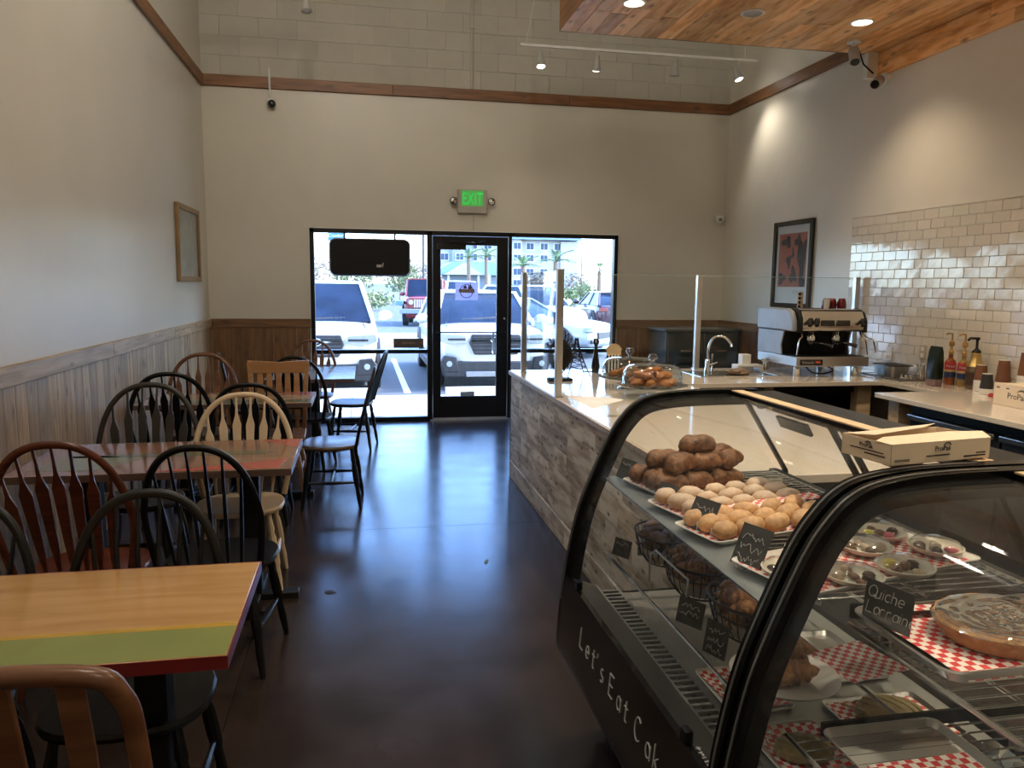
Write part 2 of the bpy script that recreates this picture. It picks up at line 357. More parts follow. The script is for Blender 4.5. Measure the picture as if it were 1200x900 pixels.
# ------------------------------------------------------------------ tiles on the right wall
bt = B().box(XR-.004, XR, 2.6, 6.54, .93, 2.262)
ts = struct('trim_8', bt, M_grout)
tw, th, tt = .1555, .0782, .008
b0 = B().box(-.005, .004, -tw/2+.0015, tw/2-.0015, -th/2+.0015, th/2-.0015)
tm = None; rest = B()
for r in range(17):
    zc = 2.254-th/2-r*th
    for k in range(26):
        yc = 6.53-tw*(k+.5)+(tw/2 if r % 2 else 0)
        y1 = min(yc+tw/2, 6.53); y0 = yc-tw/2
        if y0 < 2.62: continue
        if k < 16:
            if y1-y0 > tw-.01 and tm is not None:
                o = bpy.data.objects.new('tile', tm); C.objects.link(o); o.parent = ts
                o.location = (XR-.008, yc, zc)
            else:
                cy = (y0+y1)/2; hw = (y1-y0)/2
                o = obj('tile', B().box(-.005, .004, -hw+.0015, hw-.0015, -th/2+.0015, th/2-.0015), M_tile, ts, bev=.0022)
                o.location = (XR-.008, cy, zc)
                if y1-y0 > tw-.01: tm = o.data
            o.rotation_euler = (random.uniform(-.003, .003), random.uniform(-.010, .010), 0) ; o.rotation_euler.z = random.uniform(-.010, .010)
            if not o.modifiers:
                md = o.modifiers.new('bevel', 'BEVEL'); md.width = .0022; md.segments = 2
        else: rest.box(XR-.013, XR-.004, y0+.0015, y1-.0015, zc-th/2+.0015, zc+th/2-.0015)
rt = obj('tile_field', rest, M_tile, ts, kind='stuff', bev=.002)
struct('trim_9', B().box(XR-.012, XR, 2.6, 6.545, 2.262, 2.272).box(XR-.012, XR, 6.53, 6.542, .93, 2.262), M_wallR)
struct('baseboard_right', B().box(XR-.015, XR, YF, 2.5, 0, .1), M_wainB)

# ------------------------------------------------------------------ storefront
def frame_box(b, x0, x1, z0, z1, y0=YB-.03, y1=YB+.07): b.box(x0, x1, y0, y1, z0, z1)
wf = B(); fr = .047
frame_box(wf, SL, SL+fr, 0, ST); frame_box(wf, SL, DL, ST-fr, ST); frame_box(wf, SL, DL, 0, .05); frame_box(wf, SL+fr, DL-.03, .805, .85)
w1 = struct('window_1', wf, M_black, bev=.003)
obj('pane', B().box(SL+fr, DL-.03, YB+.015, YB+.023, .85, ST-fr), M_glass, w1); obj('pane', B().box(SL+fr, DL-.03, YB+.015, YB+.023, .05, .805), M_glass, w1)
obj('bead', B().box(SL-.012, SL, YB-.012, YB, 0, ST+.012).box(SL-.012, SR+.012, YB-.012, YB, ST, ST+.012), M_white, w1)
wf = B(); frame_box(wf, SR-fr, SR, 0, ST); frame_box(wf, DR, SR, ST-fr, ST); frame_box(wf, DR, SR, 0, .05); frame_box(wf, DR+.01, SR-fr, .805, .85)
w2 = struct('window_2', wf, M_black, bev=.003)
obj('pane', B().box(DR+.01, SR-fr, YB+.015, YB+.023, .85, ST-fr), M_glass, w2); obj('pane', B().box(DR+.01, SR-fr, YB+.015, YB+.023, .05, .805), M_glass, w2)
obj('bead', B().box(SR, SR+.012, YB-.012, YB, 0, ST+.012), M_white, w2)
db = B(); frame_box(db, DL-.03, DL+.03, 0, ST); frame_box(db, DR-.03, DR+.01, 0, ST); frame_box(db, DL, DR, ST-.05, ST)
d1 = struct('door_1', db, M_black, bev=.003)
gx0, gx1, gz0, gz1 = .912, 1.580, .285, 2.075
lf = B()
for a in ((DL+.035, gx0, .012, ST-.055), (gx1, DR-.035, .012, ST-.055), (gx0, gx1, .012, gz0), (gx0, gx1, gz1, ST-.055)): lf.box(a[0], a[1], YB-.02, YB+.03, a[2], a[3])
lo = obj('door_leaf', lf, M_black, d1, bev=.003)
obj('pane', B().box(gx0, gx1, YB+.0, YB+.008, gz0, gz1), M_glass, lo)
obj('push_bar', B().tube([(DL+.06, YB-.022, 1.053), (DL+.07, YB-.065, 1.053), (DR-.07, YB-.065, 1.053), (DR-.06, YB-.022, 1.053)], .0085), M_black, d1)
obj('pull_handle', B().tube([(gx1-.02, YB+.03, 1.04), (gx1-.02, YB+.09, 1.03), (gx1-.02, YB+.09, .80), (gx1-.02, YB+.03, .79)], .012), M_chrome, d1)
obj('door_closer', B().box(.86, 1.20, YB-.10, YB-.02, 2.015, 2.085).box(1.0, 1.36, YB-.13, YB-.11, 2.10, 2.112).box(1.3, 1.42, YB-.13, YB-.0, 2.112, 2.13), M_blackg, d1, bev=.004)
obj('door_sweep', B().box(DL+.04, DR-.04, YB-.024, YB-.019, .012, .03), M_steel, d1)
obj('lock_bar', B().cbox((1.23, YB-.032, .318), (.17, .024, .06)), M_steel, d1, bev=.01)
obj('thumb_turn', B().tube([(1.67, YB-.02, 1.22), (1.67, YB-.05, 1.22)], .012), M_chrome, d1)
struct('trim_10', B().box(DL, DR, YB-.06, YB+.09, 0, .012), M_steel)

# hanging television seen from behind, door sign, window sticker, exit sign
t = thing('television', 'black television with rounded corners hanging at the top of the left window', 'television', (.10, YB-.1, 1.91), world=True)
def rrect(cx, cz, w_, h_, r_, n=6):
    P = []
    for sx, sz, a0 in ((1, 1, 0), (-1, 1, 90), (-1, -1, 180), (1, -1, 270)):
        for i in range(n+1):
            a = R(a0+90*i/n); P.append((cx+sx*(w_/2-r_)+r_*math.cos(a), cz+sz*(h_/2-r_)+r_*math.sin(a)))
    return P
obj('housing', B().prism(rrect(.10, 1.910, .885, .40, .065), YB-.13, YB-.085, 'y'), M_blackm, t, bev=.008)
obj('trim_ring', B().tube([(x, YB-.085, z) for x, z in rrect(.10, 1.910, .90, .413, .07)], .007, closed=True), mat('pale_plastic', (.6, .6, .6), .4), t)
obj('port_cover', B().box(.17, .25, YB-.134, YB-.13, 1.80, 1.83).box(.235, .25, YB-.134, YB-.13, 1.80, 1.85), M_steel, t)
for x in (-.18, .38): obj('hanging_arm', B().box(x-.01, x+.01, YB-.115, YB-.105, 2.09, 2.19).box(x-.01, x+.01, YB-.115, YB-.029, 2.185, 2.195), M_black, t)
t = thing('door_sign', 'white paper notice with a round logo taped to the door glass', 'sign', (1.22, YB-.03, 1.535), world=True)
pb = mat('paper_lilac', (.50, .50, .66), .6)
tn = pb.node_tree; tl_ = nd(tn, 'ShaderNodeBsdfTranslucent'); tl_.inputs[0].default_value = (.62, .60, .80, 1); ms = nd(tn, 'ShaderNodeMixShader'); ms.inputs[0].default_value = .6
tn.links.new(tn.nodes['Principled BSDF'].outputs[0], ms.inputs[1]); tn.links.new(tl_.outputs[0], ms.inputs[2]); tn.links.new(ms.outputs[0], tn.nodes['Material Output'].inputs[0])
obj('sheet', B().box(1.085, 1.358, YB-.0035, YB-.003, 1.432, 1.642), pb, t)
inkm = mat('ink_dark', (.03, .025, .03), .6)
obj('logo_ring', B().tube([(1.22+.078*math.cos(a*math.pi/16), YB-.007, 1.54+.078*math.sin(a*math.pi/16)) for a in range(32)], .0045, 5, closed=True), inkm, t)
obj('logo_trees', B().prism([(1.235, 1.565), (1.25, 1.63), (1.26, 1.58), (1.268, 1.645), (1.28, 1.565)], YB-.0065, YB-.005, 'y').prism([(1.175, 1.57), (1.19, 1.6), (1.21, 1.61), (1.225, 1.57)], YB-.0065, YB-.005, 'y'), inkm, t)
obj('logo_band', B().box(1.125, 1.315, YB-.0075, YB-.005, 1.52, 1.565), mat('tan_band', (.45, .38, .33), .6), t)
text('logo_lettering', 'FERRY', .044, inkm, t, (1.22, YB-.0085, 1.527), (1, 0, 0), (0, 0, 1), align='CENTER', sxy=1.1)
t = thing('window_sticker', 'small grey sticker low on the upper left window pane beside the door', 'sticker', (.535, YB, .93), world=True)
obj('film', B().box(.36, .71, YB+.008, YB+.012, .868, .978), mat('sticker_grey', (.09, .075, .07), .5), t)
for k in range(8): obj('print_mark', B().box(.455+k*.02, .468+k*.02, YB+.006, YB+.008, .915, .935+.004*(k % 3)), mat('sticker_ink', (.30, .20, .17), .6), t)
for sx in (.385, .685): obj('corner_mark', B().tube([(sx, YB+.008, .925), (sx, YB+.004, .925)], .014), mat('sticker_red', (.30, .08, .06), .6), t)
t = thing('exit_sign', 'lit exit sign with green letters and two lamp heads above the door', 'sign', (1.277, YB, 2.57), world=True)
obj('housing', B().box(1.105, 1.45, YB-.06, YB, 2.44, 2.712), mat('sign_beige', (.46, .42, .36), .5), t, bev=.006)
obj('face', B().box(1.15, 1.405, YB-.063, YB-.06, 2.52, 2.70), mat('sign_green_dim', (.13, .55, .13), .5, emit=(.1, .6, .12), estr=.14), t)
text('letters', 'EXIT', .195, mat('sign_green', (.02, .5, .07), .5, emit=(.02, .8, .10), estr=.45), t, (1.277, YB-.064, 2.54), (1, 0, 0), (0, 0, 1), align='CENTER', sxy=.60)
for sx in (-1, 1):
    x = 1.277+sx*.222
    h = obj('lamp_head', B().lathe([(.012, .0), (.03, .008), (.042, .03), (.042, .042)], 16, m=Matrix.Translation((x, YB-.05, 2.575)) @ Matrix.Rotation(R(90), 4, 'X') @ Matrix.Rotation(R(0), 4, 'Y')), M_blackm, t)
    obj('lens', B().lathe([(.034, .043), (.0, .052)], 14, m=Matrix.Translation((x, YB-.05, 2.575)) @ Matrix.Rotation(R(90), 4, 'X')), M_chrome, h)
    obj('bracket', B().prism([(1.277+sx*.17, 2.64), (1.277+sx*.20, 2.60), (1.277+sx*.20, 2.55), (1.277+sx*.17, 2.50)], YB-.04, YB-.01, 'y'), mat('sign_beige', (.46, .42, .36)), t)
tag(obj('wire', B().tube([(1.30, YB-.004, 2.43), (1.297, YB-.004, 2.25)], .002, 5), M_joint, org=(1.3, YB, 2.24)), 'thin wire running down from the exit sign to the door closer', 'wire')

# cameras, sensors, conduit
t = thing('security_camera', 'black security camera on white conduit high on the back wall at left', 'camera', (-.93, YB, 3.55), world=True)
obj('conduit', B().tube([(-.955, YB-.045, 3.60), (-.955, YB-.045, 3.93)], .012), M_white, t)
obj('mount', B().cbox((-.945, YB-.03, 3.585), (.09, .06, .05)), M_white, t, bev=.008)
obj('camera_body', B().ell((-.935, YB-.07, 3.545), (.045, .05, .045), 16, 12), M_blackg, t)
t = thing('conduit_pipe', 'white pipe running up the block wall above the trim', 'pipe', (1.27, YB, 3.84), world=True)
obj('pipe', B().tube([(1.27, YB-.018, 3.84), (1.27, YB-.018, ZC-.01)], .014), M_block, t)
obj('strap', B().box(1.245, 1.295, YB-.034, YB-.002, 4.5, 4.52), M_block, t)
t = thing('motion_sensor', 'small white motion sensor in the right corner of the back wall', 'sensor', (4.37, YB, 2.455), world=True)
obj('body', B().prism([(4.325, 2.50), (4.43, 2.50), (4.43, 2.45), (4.395, 2.405), (4.36, 2.405), (4.325, 2.45)], YB-.06, YB, 'y'), M_white, t, bev=.012)
obj('lens', B().ell((4.378, YB-.06, 2.45), (.025, .012, .022)), mat('smoke_lens', (.25, .25, .25), .2), t)
def bullet(name, label, base, head, aim, drop=None):
    t = thing(name, label, 'camera', base, world=True); bz = Vector(base); hd = Vector(head); d = (Vector(aim)-hd).normalized()
    return t, bz, hd, d
t, bz, hd, d = bullet('bullet_camera', 'white bullet camera hanging from the wood soffit edge', (4.03, 6.05, SZ), (4.03, 6.03, 3.50), (3.6, 3.0, 2.0))
obj('base_plate', B().lathe([(.055, -.02), (.055, 0)], 18, c=bz), M_white, t); obj('stem', B().tube([bz-Vector((0, 0, .02)), bz-Vector((0, 0, .08))], .014), M_white, t)
cb = obj('barrel', B().tube([(4.03, 6.05, 3.58), (4.01, 5.99, 3.47)], .042, 16), mat('grey_plastic', (.33, .31, .29), .4), t)
obj('lens', B().tube([(4.01, 5.99, 3.47), (4.008, 5.985, 3.462)], .034, 16), M_blackg, cb)
t, bz, hd, d = bullet('bullet_camera', 'white bullet camera on a wall bracket below the soffit corner', (4.46, 6.20, 3.44), (4.3, 6.15, 3.38), (3, 3, 1))
obj('base_plate', B().tube([(4.467, 6.2, 3.42), (4.43, 6.2, 3.41)], .05, 16), M_white, t); obj('stem', B().tube([(4.43, 6.2, 3.41), (4.37, 6.17, 3.39)], .014), M_white, t)
cb = obj('barrel', B().tube([(4.38, 6.18, 3.395), (4.27, 6.08, 3.33)], .042, 16), mat('grey_plastic', (.33, .31, .29)), t)
obj('lens', B().tube([(4.27, 6.08, 3.33), (4.263, 6.073, 3.326)], .034, 16), M_blackg, cb)
tag(obj('camera_cable', B().tube([(4.25, 6.3, SZ), (4.30, 6.30, 3.55), (4.38, 6.27, 3.47)], .007, 6), M_blackm, org=(4.25, 6.3, SZ)), 'thin black cable running from the soffit down to the wall camera', 'cable')
tag(obj('cable_cover', B().box(4.34, 4.465, 6.30, 6.36, 3.44, 3.66), M_white, org=(4.4, 6.33, 3.44), bev=.004), 'white cover board at the end of the soffit band beside the wall camera', 'cover')

# track light and soffit lamps, added fill domes
t = thing('track_light', 'white track rail with four lamp heads high before the back wall', 'light', (3.1, 8.3, 4.12), world=True)
obj('rail', B().box(1.66, 4.35, 8.285, 8.315, 4.10, 4.125), M_white, t)
for a_, b_ in ((1.72, 1.95), (4.2, 4.2)): obj('suspension_wire', B().tube([(a_, 8.3, 4.12), (b_, 8.3, ZC)], .003, 5), M_white, t)
blt = mat('lamp_lens_lit', (1, 1, .95), .3, emit=(1, .95, .82), estr=26); dim = mat('lamp_lens_dim', (1, 1, .95), .3, emit=(1, .95, .82), estr=2.5); offl = mat('lamp_lens_off', (.5, .5, .48), .3)
def head(t, p, d, lens):
    p = Vector(p); d = Vector(d).normalized(); q = Matrix.Translation(p) @ d.to_track_quat('Z', 'Y').to_matrix().to_4x4()
    h = obj('lamp_head', B().lathe([(.02, -.10), (.026, -.10), (.028, -.045), (.032, -.04), (.05, .03), (.052, .055)], 18, m=q).tube([p-d*.08, p+Vector((0, 0, .075)), p+Vector((0, 0, .16))], .009, 6), mat('lamp_white', (.45, .44, .41), .4), t)
    obj('lens', B().lathe([(.047, .050), (.03, .062), (0, .066)], 18, m=q), lens, h); return h
for x, d, ln, pw, aim in ((1.885, (0, -.25, -1), blt, 14, (2.0, 8.0, 0)), (2.495, (0, .3, -1), dim, 4, (2.6, 8.2, 0)), (3.386, (0, .1, -1), offl, 0, None), (4.12, (.35, -.25, -1), blt, 30, (4.5, 7.0, 0))):
    head(t, (x, 8.3, 3.955), d, ln)
    if pw: lamp('SPOT', 'track_lamp', (x, 8.3, 3.87), pw, NEUT, aim=aim, spot_size=R(105), spot_blend=.8, shadow_soft_size=.05)
t = thing('track_light', 'white lamp head hanging at the very top left of the back wall', 'light', (-.49, 8.0, 4.3), world=True)
obj('rail', B().box(-1.4, -.3, 7.985, 8.015, 4.40, 4.425), M_white, t)
for a_ in (-1.3, -.4): obj('suspension_wire', B().tube([(a_, 8.0, 4.42), (a_, 8.0, ZC)], .003, 5), M_white, t)
head(t, (-.485, 8.0, 4.235), (.12, -.2, -1), offl)
q = 0
for y in (5.63, 3.5, 1.35, -.8):
    for x in (1.965, 2.896, 3.807):
        on = not (y > 5 and 2.5 < x < 3.2)
        lab = {5.63: {1.965: 'left lit round recessed lamp in the wood soffit', 2.896: 'middle unlit round recessed lamp in the wood soffit', 3.807: 'right lit round recessed lamp in the wood soffit by the hanging camera'}}.get(y, {}).get(x, 'lit %s recessed lamp in the soffit row %s' % ({1.965: 'left', 2.896: 'middle', 3.807: 'right'}[x], {3.5: 'above the fridge worktop', 1.35: 'above the display cases', -.8: 'behind the camera'}.get(y)))
        c = thing('recessed_lamp', lab, 'light', (x, y, SZ), group='recessed lamps in the soffit', world=True)
        obj('ring', B().lathe([(.072, -.008), (.088, -.006), (.09, .0), (.07, .0)], 24, c=(x, y, SZ-.001), cap=False), M_white, c)
        obj('lens', B().lathe([(.072, -.004), (.04, -.003), (0, -.003)], 24, c=(x, y, SZ-.001)), mat('can_lens', (1, .95, .85), .3, emit=(1, .87, .66), estr=9) if on else mat('can_off', (.4, .37, .33), .4), c)
        if on: lamp('SPOT', 'soffit_lamp', (x, y, SZ-.03), 56 if y > 5 else (150 if x < 2.5 else 60), WARM, aim=(x, y, 0), spot_size=R(110), spot_blend=.9, shadow_soft_size=.06)
for x, y in ((-.6, 1.2), (.4, -1.6), (-.3, 5.0), (1.2, 3.2)):  # added domes, out of view, that fill the room with light
    c = thing('fill_dome', 'added unseen fill dome high above the '+{(-.6, 1.2): 'tan dining table', (.4, -1.6): 'room end behind the camera', (-.3, 5.0): 'third dining table', (1.2, 3.2): 'aisle beside the counter'}[(x, y)], 'light', (x, y, ZC), group='added fill domes', world=True)
    obj('dome', B().lathe([(.0, -.16), (.12, -.14), (.2, -.06), (.21, 0)], 20, c=(x, y, ZC)), mat('fill_dome_glow', (1, 1, .95), .4, emit=(1, .92, .8), estr=3), c)
    lamp('POINT', 'fill_lamp', (x, y, ZC-.3), 50, NEUT, shadow_soft_size=.15)

# ------------------------------------------------------------------ pictures
def picture(name, label, wall, y0, y1, z0, z1, fm, fw, tilt=0):
    t = thing(name, label, 'picture', ((XL if wall < 0 else XR), (y0+y1)/2, z0), world=True)
    s = 1 if wall < 0 else -1; X = XL if wall < 0 else XR
    def bx(b, ya, yb, za, zb, d0, d1): return b.box(*sorted((X+s*d0, X+s*d1)), ya, yb, za, zb)
    b = B(); bx(b, y0, y0+fw, z0, z1, 0.002, .035); bx(b, y1-fw, y1, z0, z1, 0.002, .035); bx(b, y0+fw, y1-fw, z0, z0+fw, 0.002, .035); bx(b, y0+fw, y1-fw, z1-fw, z1, 0.002, .035)
    obj('frame', b, fm, t, bev=.005)
    return t, bx, X, s
t, bx, X, s = picture('framed_print', 'small gold framed map-like print on the left wall', -1, 7.66, 8.62, 1.615, 2.34, mat('gilt', (.28, .17, .07), .35, .3, var=.2), .05)
m = mat('old_map', (.42, .43, .36), .5, var=.28, scale=9); obj('print', bx(B(), 7.70, 8.58, 1.66, 2.30, .004, .012), m, t)
obj('glazing', bx(B(), 7.70, 8.58, 1.66, 2.30, .018, .020), M_guard, t)
t, bx, X, s = picture('framed_poster', 'tall black framed poster with red and black abstract art behind the coffee machine', 1, 7.15, 7.90, 1.41, 2.32, M_blackg, .05)
obj('mat_board', bx(B(), 7.19, 7.86, 1.45, 2.28, .004, .010), mat('mat_white', (.72, .70, .66), .6), t)
obj('art_ground', bx(B(), 7.27, 7.80, 1.63, 2.19, .010, .012), mat('art_red', (.42, .12, .07), .6, var=.15), t)
am = mat('art_black', (.035, .035, .038), .6); rng = random.Random(4)
def blob(cy, cz, ry, rz, seed, b):
    P = []
    for i in range(18):
        a = i*math.pi/9; k = 1+.35*math.sin(a*3+seed)+.15*math.cos(5*a+seed*2); P.append((min(max(cy+ry*k*math.cos(a), 7.272), 7.798), min(max(cz+rz*k*math.sin(a), 1.632), 2.188)))
    b.prism(P, XR-.014, XR-.012, 'x')
ab = B()
for i, (cy, cz, ry, rz) in enumerate(((7.35, 1.9, .07, .24), (7.65, 2.1, .09, .05), (7.5, 1.75, .06, .08), (7.72, 1.72, .06, .06), (7.6, 1.9, .04, .06), (7.43, 2.1, .06, .06), (7.52, 1.98, .02, .05), (7.3, 1.68, .04, .05))): blob(cy, cz, ry, rz, i*1.7, ab)
obj('art_shapes', ab, am, t)
ln = B()
for k in range(9):
    cy, cz = rng.uniform(7.34, 7.72), rng.uniform(1.7, 2.12); r_ = rng.uniform(.02, .05); a0 = rng.uniform(0, 6)
    ln.tube([(XR-.0155, cy+r_*math.cos(a0+a*.4), cz+r_*1.4*math.sin(a0+a*.4)) for a in range(10)], .0016, 4)
obj('art_lines', ln, mat('art_line', (.40, .22, .17), .6), t)
obj('caption', B().box(XR-.0115, XR-.010, 7.30, 7.50, 1.585, 1.59).box(XR-.0115, XR-.010, 7.34, 7.50, 1.565, 1.569), mat('grey_print', (.35, .34, .33), .6), t)
obj('glazing', bx(B(), 7.19, 7.86, 1.45, 2.28, .018, .020), M_guard, t)

# ------------------------------------------------------------------ tables
def table(label, x0, x1, y0, y1, topm, edgem, posts, inlay=()):
    t = thing('dining_table', label, 'table', ((x0+x1)/2, (y0+y1)/2, 0), world=True, group='dining tables along the left wall')
    tp = obj('tabletop', B().box(x0, x1, y0, y1, .728, .76), topm, t, bev=.003)
    obj('edge_band', B().box(x0-.003, x1+.003, y0-.003, y0, .727, .7595).box(x0-.003, x1+.003, y1, y1+.003, .727, .7595).box(x1, x1+.003, y0, y1, .727, .7595).box(x0-.003, x0, y0, y1, .727, .7595), edgem, tp)
    for nm, poly, m in inlay: obj(nm, B().prism(poly, .7598, .7606), m, tp)
    yc = (y0+y1)/2
    for px in posts:
        obj('pedestal', B().box(px-.04, px+.04, yc-.04, yc+.04, .03, .70).box(px-.16, px+.16, yc-.2, yc+.2, .70, .727), M_blackm, t, bev=.004)
        obj('foot', B().box(px-.035, px+.035, yc-.27, yc+.27, 0, .035).box(px-.22, px+.22, yc-.035, yc+.035, 0, .034), M_blackm, t, bev=.006)
    return t
TT = wood('table_tan', (.50, .29, .115), (.40, .215, .075), .22, 0, grain=10, rrand=0, bump=.03, off=False)
TB = wood('table_brown', (.26, .13, .075), (.17, .08, .045), .13, 0, grain=8, rrand=0, bump=.03, off=False)
grn = mat('paint_green', (.20, .23, .065), .28, var=.1); yel = mat('paint_yellow', (.45, .27, .03), .28, var=.08); red = mat('paint_red', (.14, .012, .012), .3, var=.1); dgr = mat('paint_darkgreen', (.06, .10, .045), .2, var=.1); redb = mat('paint_rose', (.36, .07, .05), .2, var=.12); drk = mat('edge_dark', (.10, .06, .045), .35)
T1 = table('dining table in the left foreground painted tan with a green and yellow stripe', -1.56, -.318, 1.787, 2.405, TT, red, (-.56, -1.3),
    (('painted_stripe', [(-1.56, 1.79), (-.32, 1.79), (-.32, 1.945), (-1.56, 1.955)], grn), ('painted_line', [(-1.56, 1.9555), (-.32, 1.9455), (-.32, 1.968), (-1.56, 1.972)], yel)))
T2 = table('glossy brown dining table with painted red triangles, second from the camera', -1.56, -.334, 3.642, 4.348, TB, drk, (-.56, -1.3),
    (('painted_triangle', [(-.95, 3.66), (-.39, 3.66), (-.37, 3.86)], redb), ('painted_patch', [(-1.5, 3.75), (-1.2, 3.72), (-1.05, 3.95), (-1.4, 4.1)], mat('paint_faded', (.16, .17, .09), .2)), ('painted_triangle', [(-.55, 4.34), (-.34, 4.345), (-.34, 4.12)], redb), ('painted_stripe', [(-1.4, 4.0), (-.5, 3.98), (-.44, 4.02), (-.5, 4.06), (-1.4, 4.04)], dgr)))
T3 = table('brown dining table with painted red end and green stripe, third from the camera', -1.56, -.368, 5.675, 6.262, wood('table_mid', (.36, .24, .14), (.28, .17, .09), .2, 0, grain=8, rrand=0, bump=.03, off=False), drk, (-.6, -1.3),
    (('painted_triangle', [(-.75, 6.25), (-.375, 6.25), (-.375, 6.05)], redb), ('painted_stripe', [(-1.5, 5.72), (-.375, 5.72), (-.375, 5.86), (-1.5, 5.86)], dgr)))
T4 = table('dining table with a light top beside the left window, farthest from the camera', -.86, -.075, 7.08, 8.16, mat('table_pale', (.34, .36, .34), .14), drk, (-.45,))

# ------------------------------------------------------------------ chairs (local frame: seat faces +y)
def chair(kind, label, loc, deg, cm, sm=None, Ht=1.0, W=.47, ns=6, group='mixed wooden dining chairs', lm=None, rec=.11):
    """kind: arrow / spindle / mission / bent"""
    t = thing('dining_chair', label, 'chair', (loc[0], loc[1], 0), R(deg), group)
    sm = sm or cm; lm = lm or cm
    if kind in ('mission', 'bent'): out = [(-.21, -.19), (.21, -.19), (.225, .2), (-.225, .2)]; 
    else: out = [(.225*math.copysign(abs(math.cos(a))**.72, math.cos(a)), .02+.205*math.copysign(abs(math.sin(a))**.8, math.sin(a))) for a in [i*math.pi/12 for i in range(24)]]
    rings = [[(x*k, y*k, z) for x, y in out] for k, z in ((.9, .425), (.985, .435), (1, .448), (.975, .46), (.85, .457), (.5, .448), (.1, .446))]
    obj('seat', B().loft(rings), sm, t)
    top = {}; 
    for sx in (-1, 1):
        for sy in (-1, 1):
            a = Vector((sx*.15, sy*.145+.01, .435)); b = Vector((sx*.21, sy*.205+.01, 0)); P = [a.lerp(b, k) for k in (0, .12, .2, .24, .3, .45, .6, .64, .8, 1)]
            rr = [.013, .015, .019, .014, .02, .022, .02, .015, .017, .011] if kind != 'bent' else [.017]*10
            obj('leg', B().tube(P, rr, 8), lm, t)
    def on(sx, sy, k): return Vector((sx*.15, sy*.145+.01, .435)).lerp(Vector((sx*.21, sy*.205+.01, 0)), k)
    for sx in (-1, 1):
        a, b = on(sx, -1, .56), on(sx, 1, .56); obj('stretcher', B().tube([a, a.lerp(b, .3), a.lerp(b, .5), a.lerp(b, .7), b], [.008, .011, .014, .011, .008], 7), lm, t)
    a, b = (on(-1, -1, .56)+on(-1, 1, .56))/2, (on(1, -1, .56)+on(1, 1, .56))/2
    obj('stretcher', B().tube([a, a.lerp(b, .3), a.lerp(b, .5), a.lerp(b, .7), b], [.008, .011, .014, .011, .008], 7), lm, t)
    yb = -.165; hh = Ht-.45
    def by(z): return yb-rec*(max(z-.45, 0)/hh)**1.1
    hw = W/2
    if kind in ('arrow', 'spindle'):
        P = []
        for i in range(33):
            a = math.pi*i/32; ca, sa = math.cos(a), math.sin(a)
            x = -hw*math.copysign(abs(ca)**.86, ca); z = .45+hh*abs(sa)**.62 if abs(sa) > 1e-6 else .445
            k = min(1, (z-.45)/(hh*.45)); x *= (.80+.20*k) if kind == 'arrow' else (.86+.14*k)
            P.append((x, by(max(z, .45)), z))
        obj('back_bow', B().tube(P, .0145 if kind == 'spindle' else .0155, 10, flat=.8), cm, t)
        def ztop(x):
            best = .9
            for i in range(32):
                (x0, _, z0), (x1, _, z1) = P[i], P[i+1]
                if min(x0, x1) <= x <= max(x0, x1) and (z0+z1)/2 > .45+hh*.45: best = z0+(z1-z0)*((x-x0)/(x1-x0) if x1 != x0 else 0)
            return best
        for i in range(ns):
            u = (i+.5)/ns*2-1; xb = u*hw*.66; xt = u*hw*.86; zt = ztop(xt)
            if kind == 'spindle':
                pts = [(xb+(xt-xb)*k, by(.45+(zt-.45)*k)+.002, .45+(zt-.45)*k) for k in (0, .25, .5, .75, 1)]
                obj('spindle', B().tube(pts, [.006, .009, .0085, .007, .005], 7), cm, t)
            else:
                wd = [(0, .006), (.12, .008), (.30, .016), (.62, .0215), (.70, .023), (.80, .008), (.88, .0055), (1, .005)]
                rings = []
                for k, w_ in wd:
                    z = .45+(zt-.45)*k; x = xb+(xt-xb)*k; y = by(z)+.003; d = .0055
                    rings.append([(x-w_, y-d, z), (x+w_, y-d, z), (x+w_, y+d, z), (x-w_, y+d, z)])
                obj('slat', B().loft(rings), cm, t, bev=.002)
    elif kind == 'mission':
        for sx in (-1, 1): obj('back_post', B().loft([[(sx*(.19+.03*k)-.017, by(z)-.014, z), (sx*(.19+.03*k)+.017, by(z)-.014, z), (sx*(.19+.03*k)+.017, by(z)+.014, z), (sx*(.19+.03*k)-.017, by(z)+.014, z)] for k, z in ((0, .40), (.5, .7), (1, Ht))]), cm, t, bev=.004)
        cr = [(-.235, Ht-.10), (.235, Ht-.10), (.24, Ht-.02), (.2, Ht+.0), (0, Ht-.012), (-.2, Ht+.0), (-.24, Ht-.02)]
        obj('crest_rail', B().prism(cr, by(Ht-.05)-.012, by(Ht-.05)+.014, 'y'), cm, t, bev=.004)
        for i in range(5):
            x = -.14+i*.07; obj('slat', B().loft([[(x-w_, by(z)-.005, z), (x+w_, by(z)-.005, z), (x+w_, by(z)+.005, z), (x-w_, by(z)+.005, z)] for w_, z in ((.013, .45), (.02, .6), (.024, .75), (.018, Ht-.09))]), cm, t, bev=.002)
    else:
        P = [(-hw*.97, by(.40), .40), (-hw, by(.6), .60), (-hw*1.0, by(Ht-.12), Ht-.12), (-hw*.93, by(Ht-.04), Ht-.045), (-hw*.75, by(Ht), Ht-.008), (0, by(Ht), Ht), (hw*.75, by(Ht), Ht-.008), (hw*.93, by(Ht-.04), Ht-.045), (hw*1.0, by(Ht-.12), Ht-.12), (hw, by(.6), .60), (hw*.97, by(.40), .40)]
        obj('back_bow', B().tube(smooth_path(P, 5), .0185, 10), cm, t)
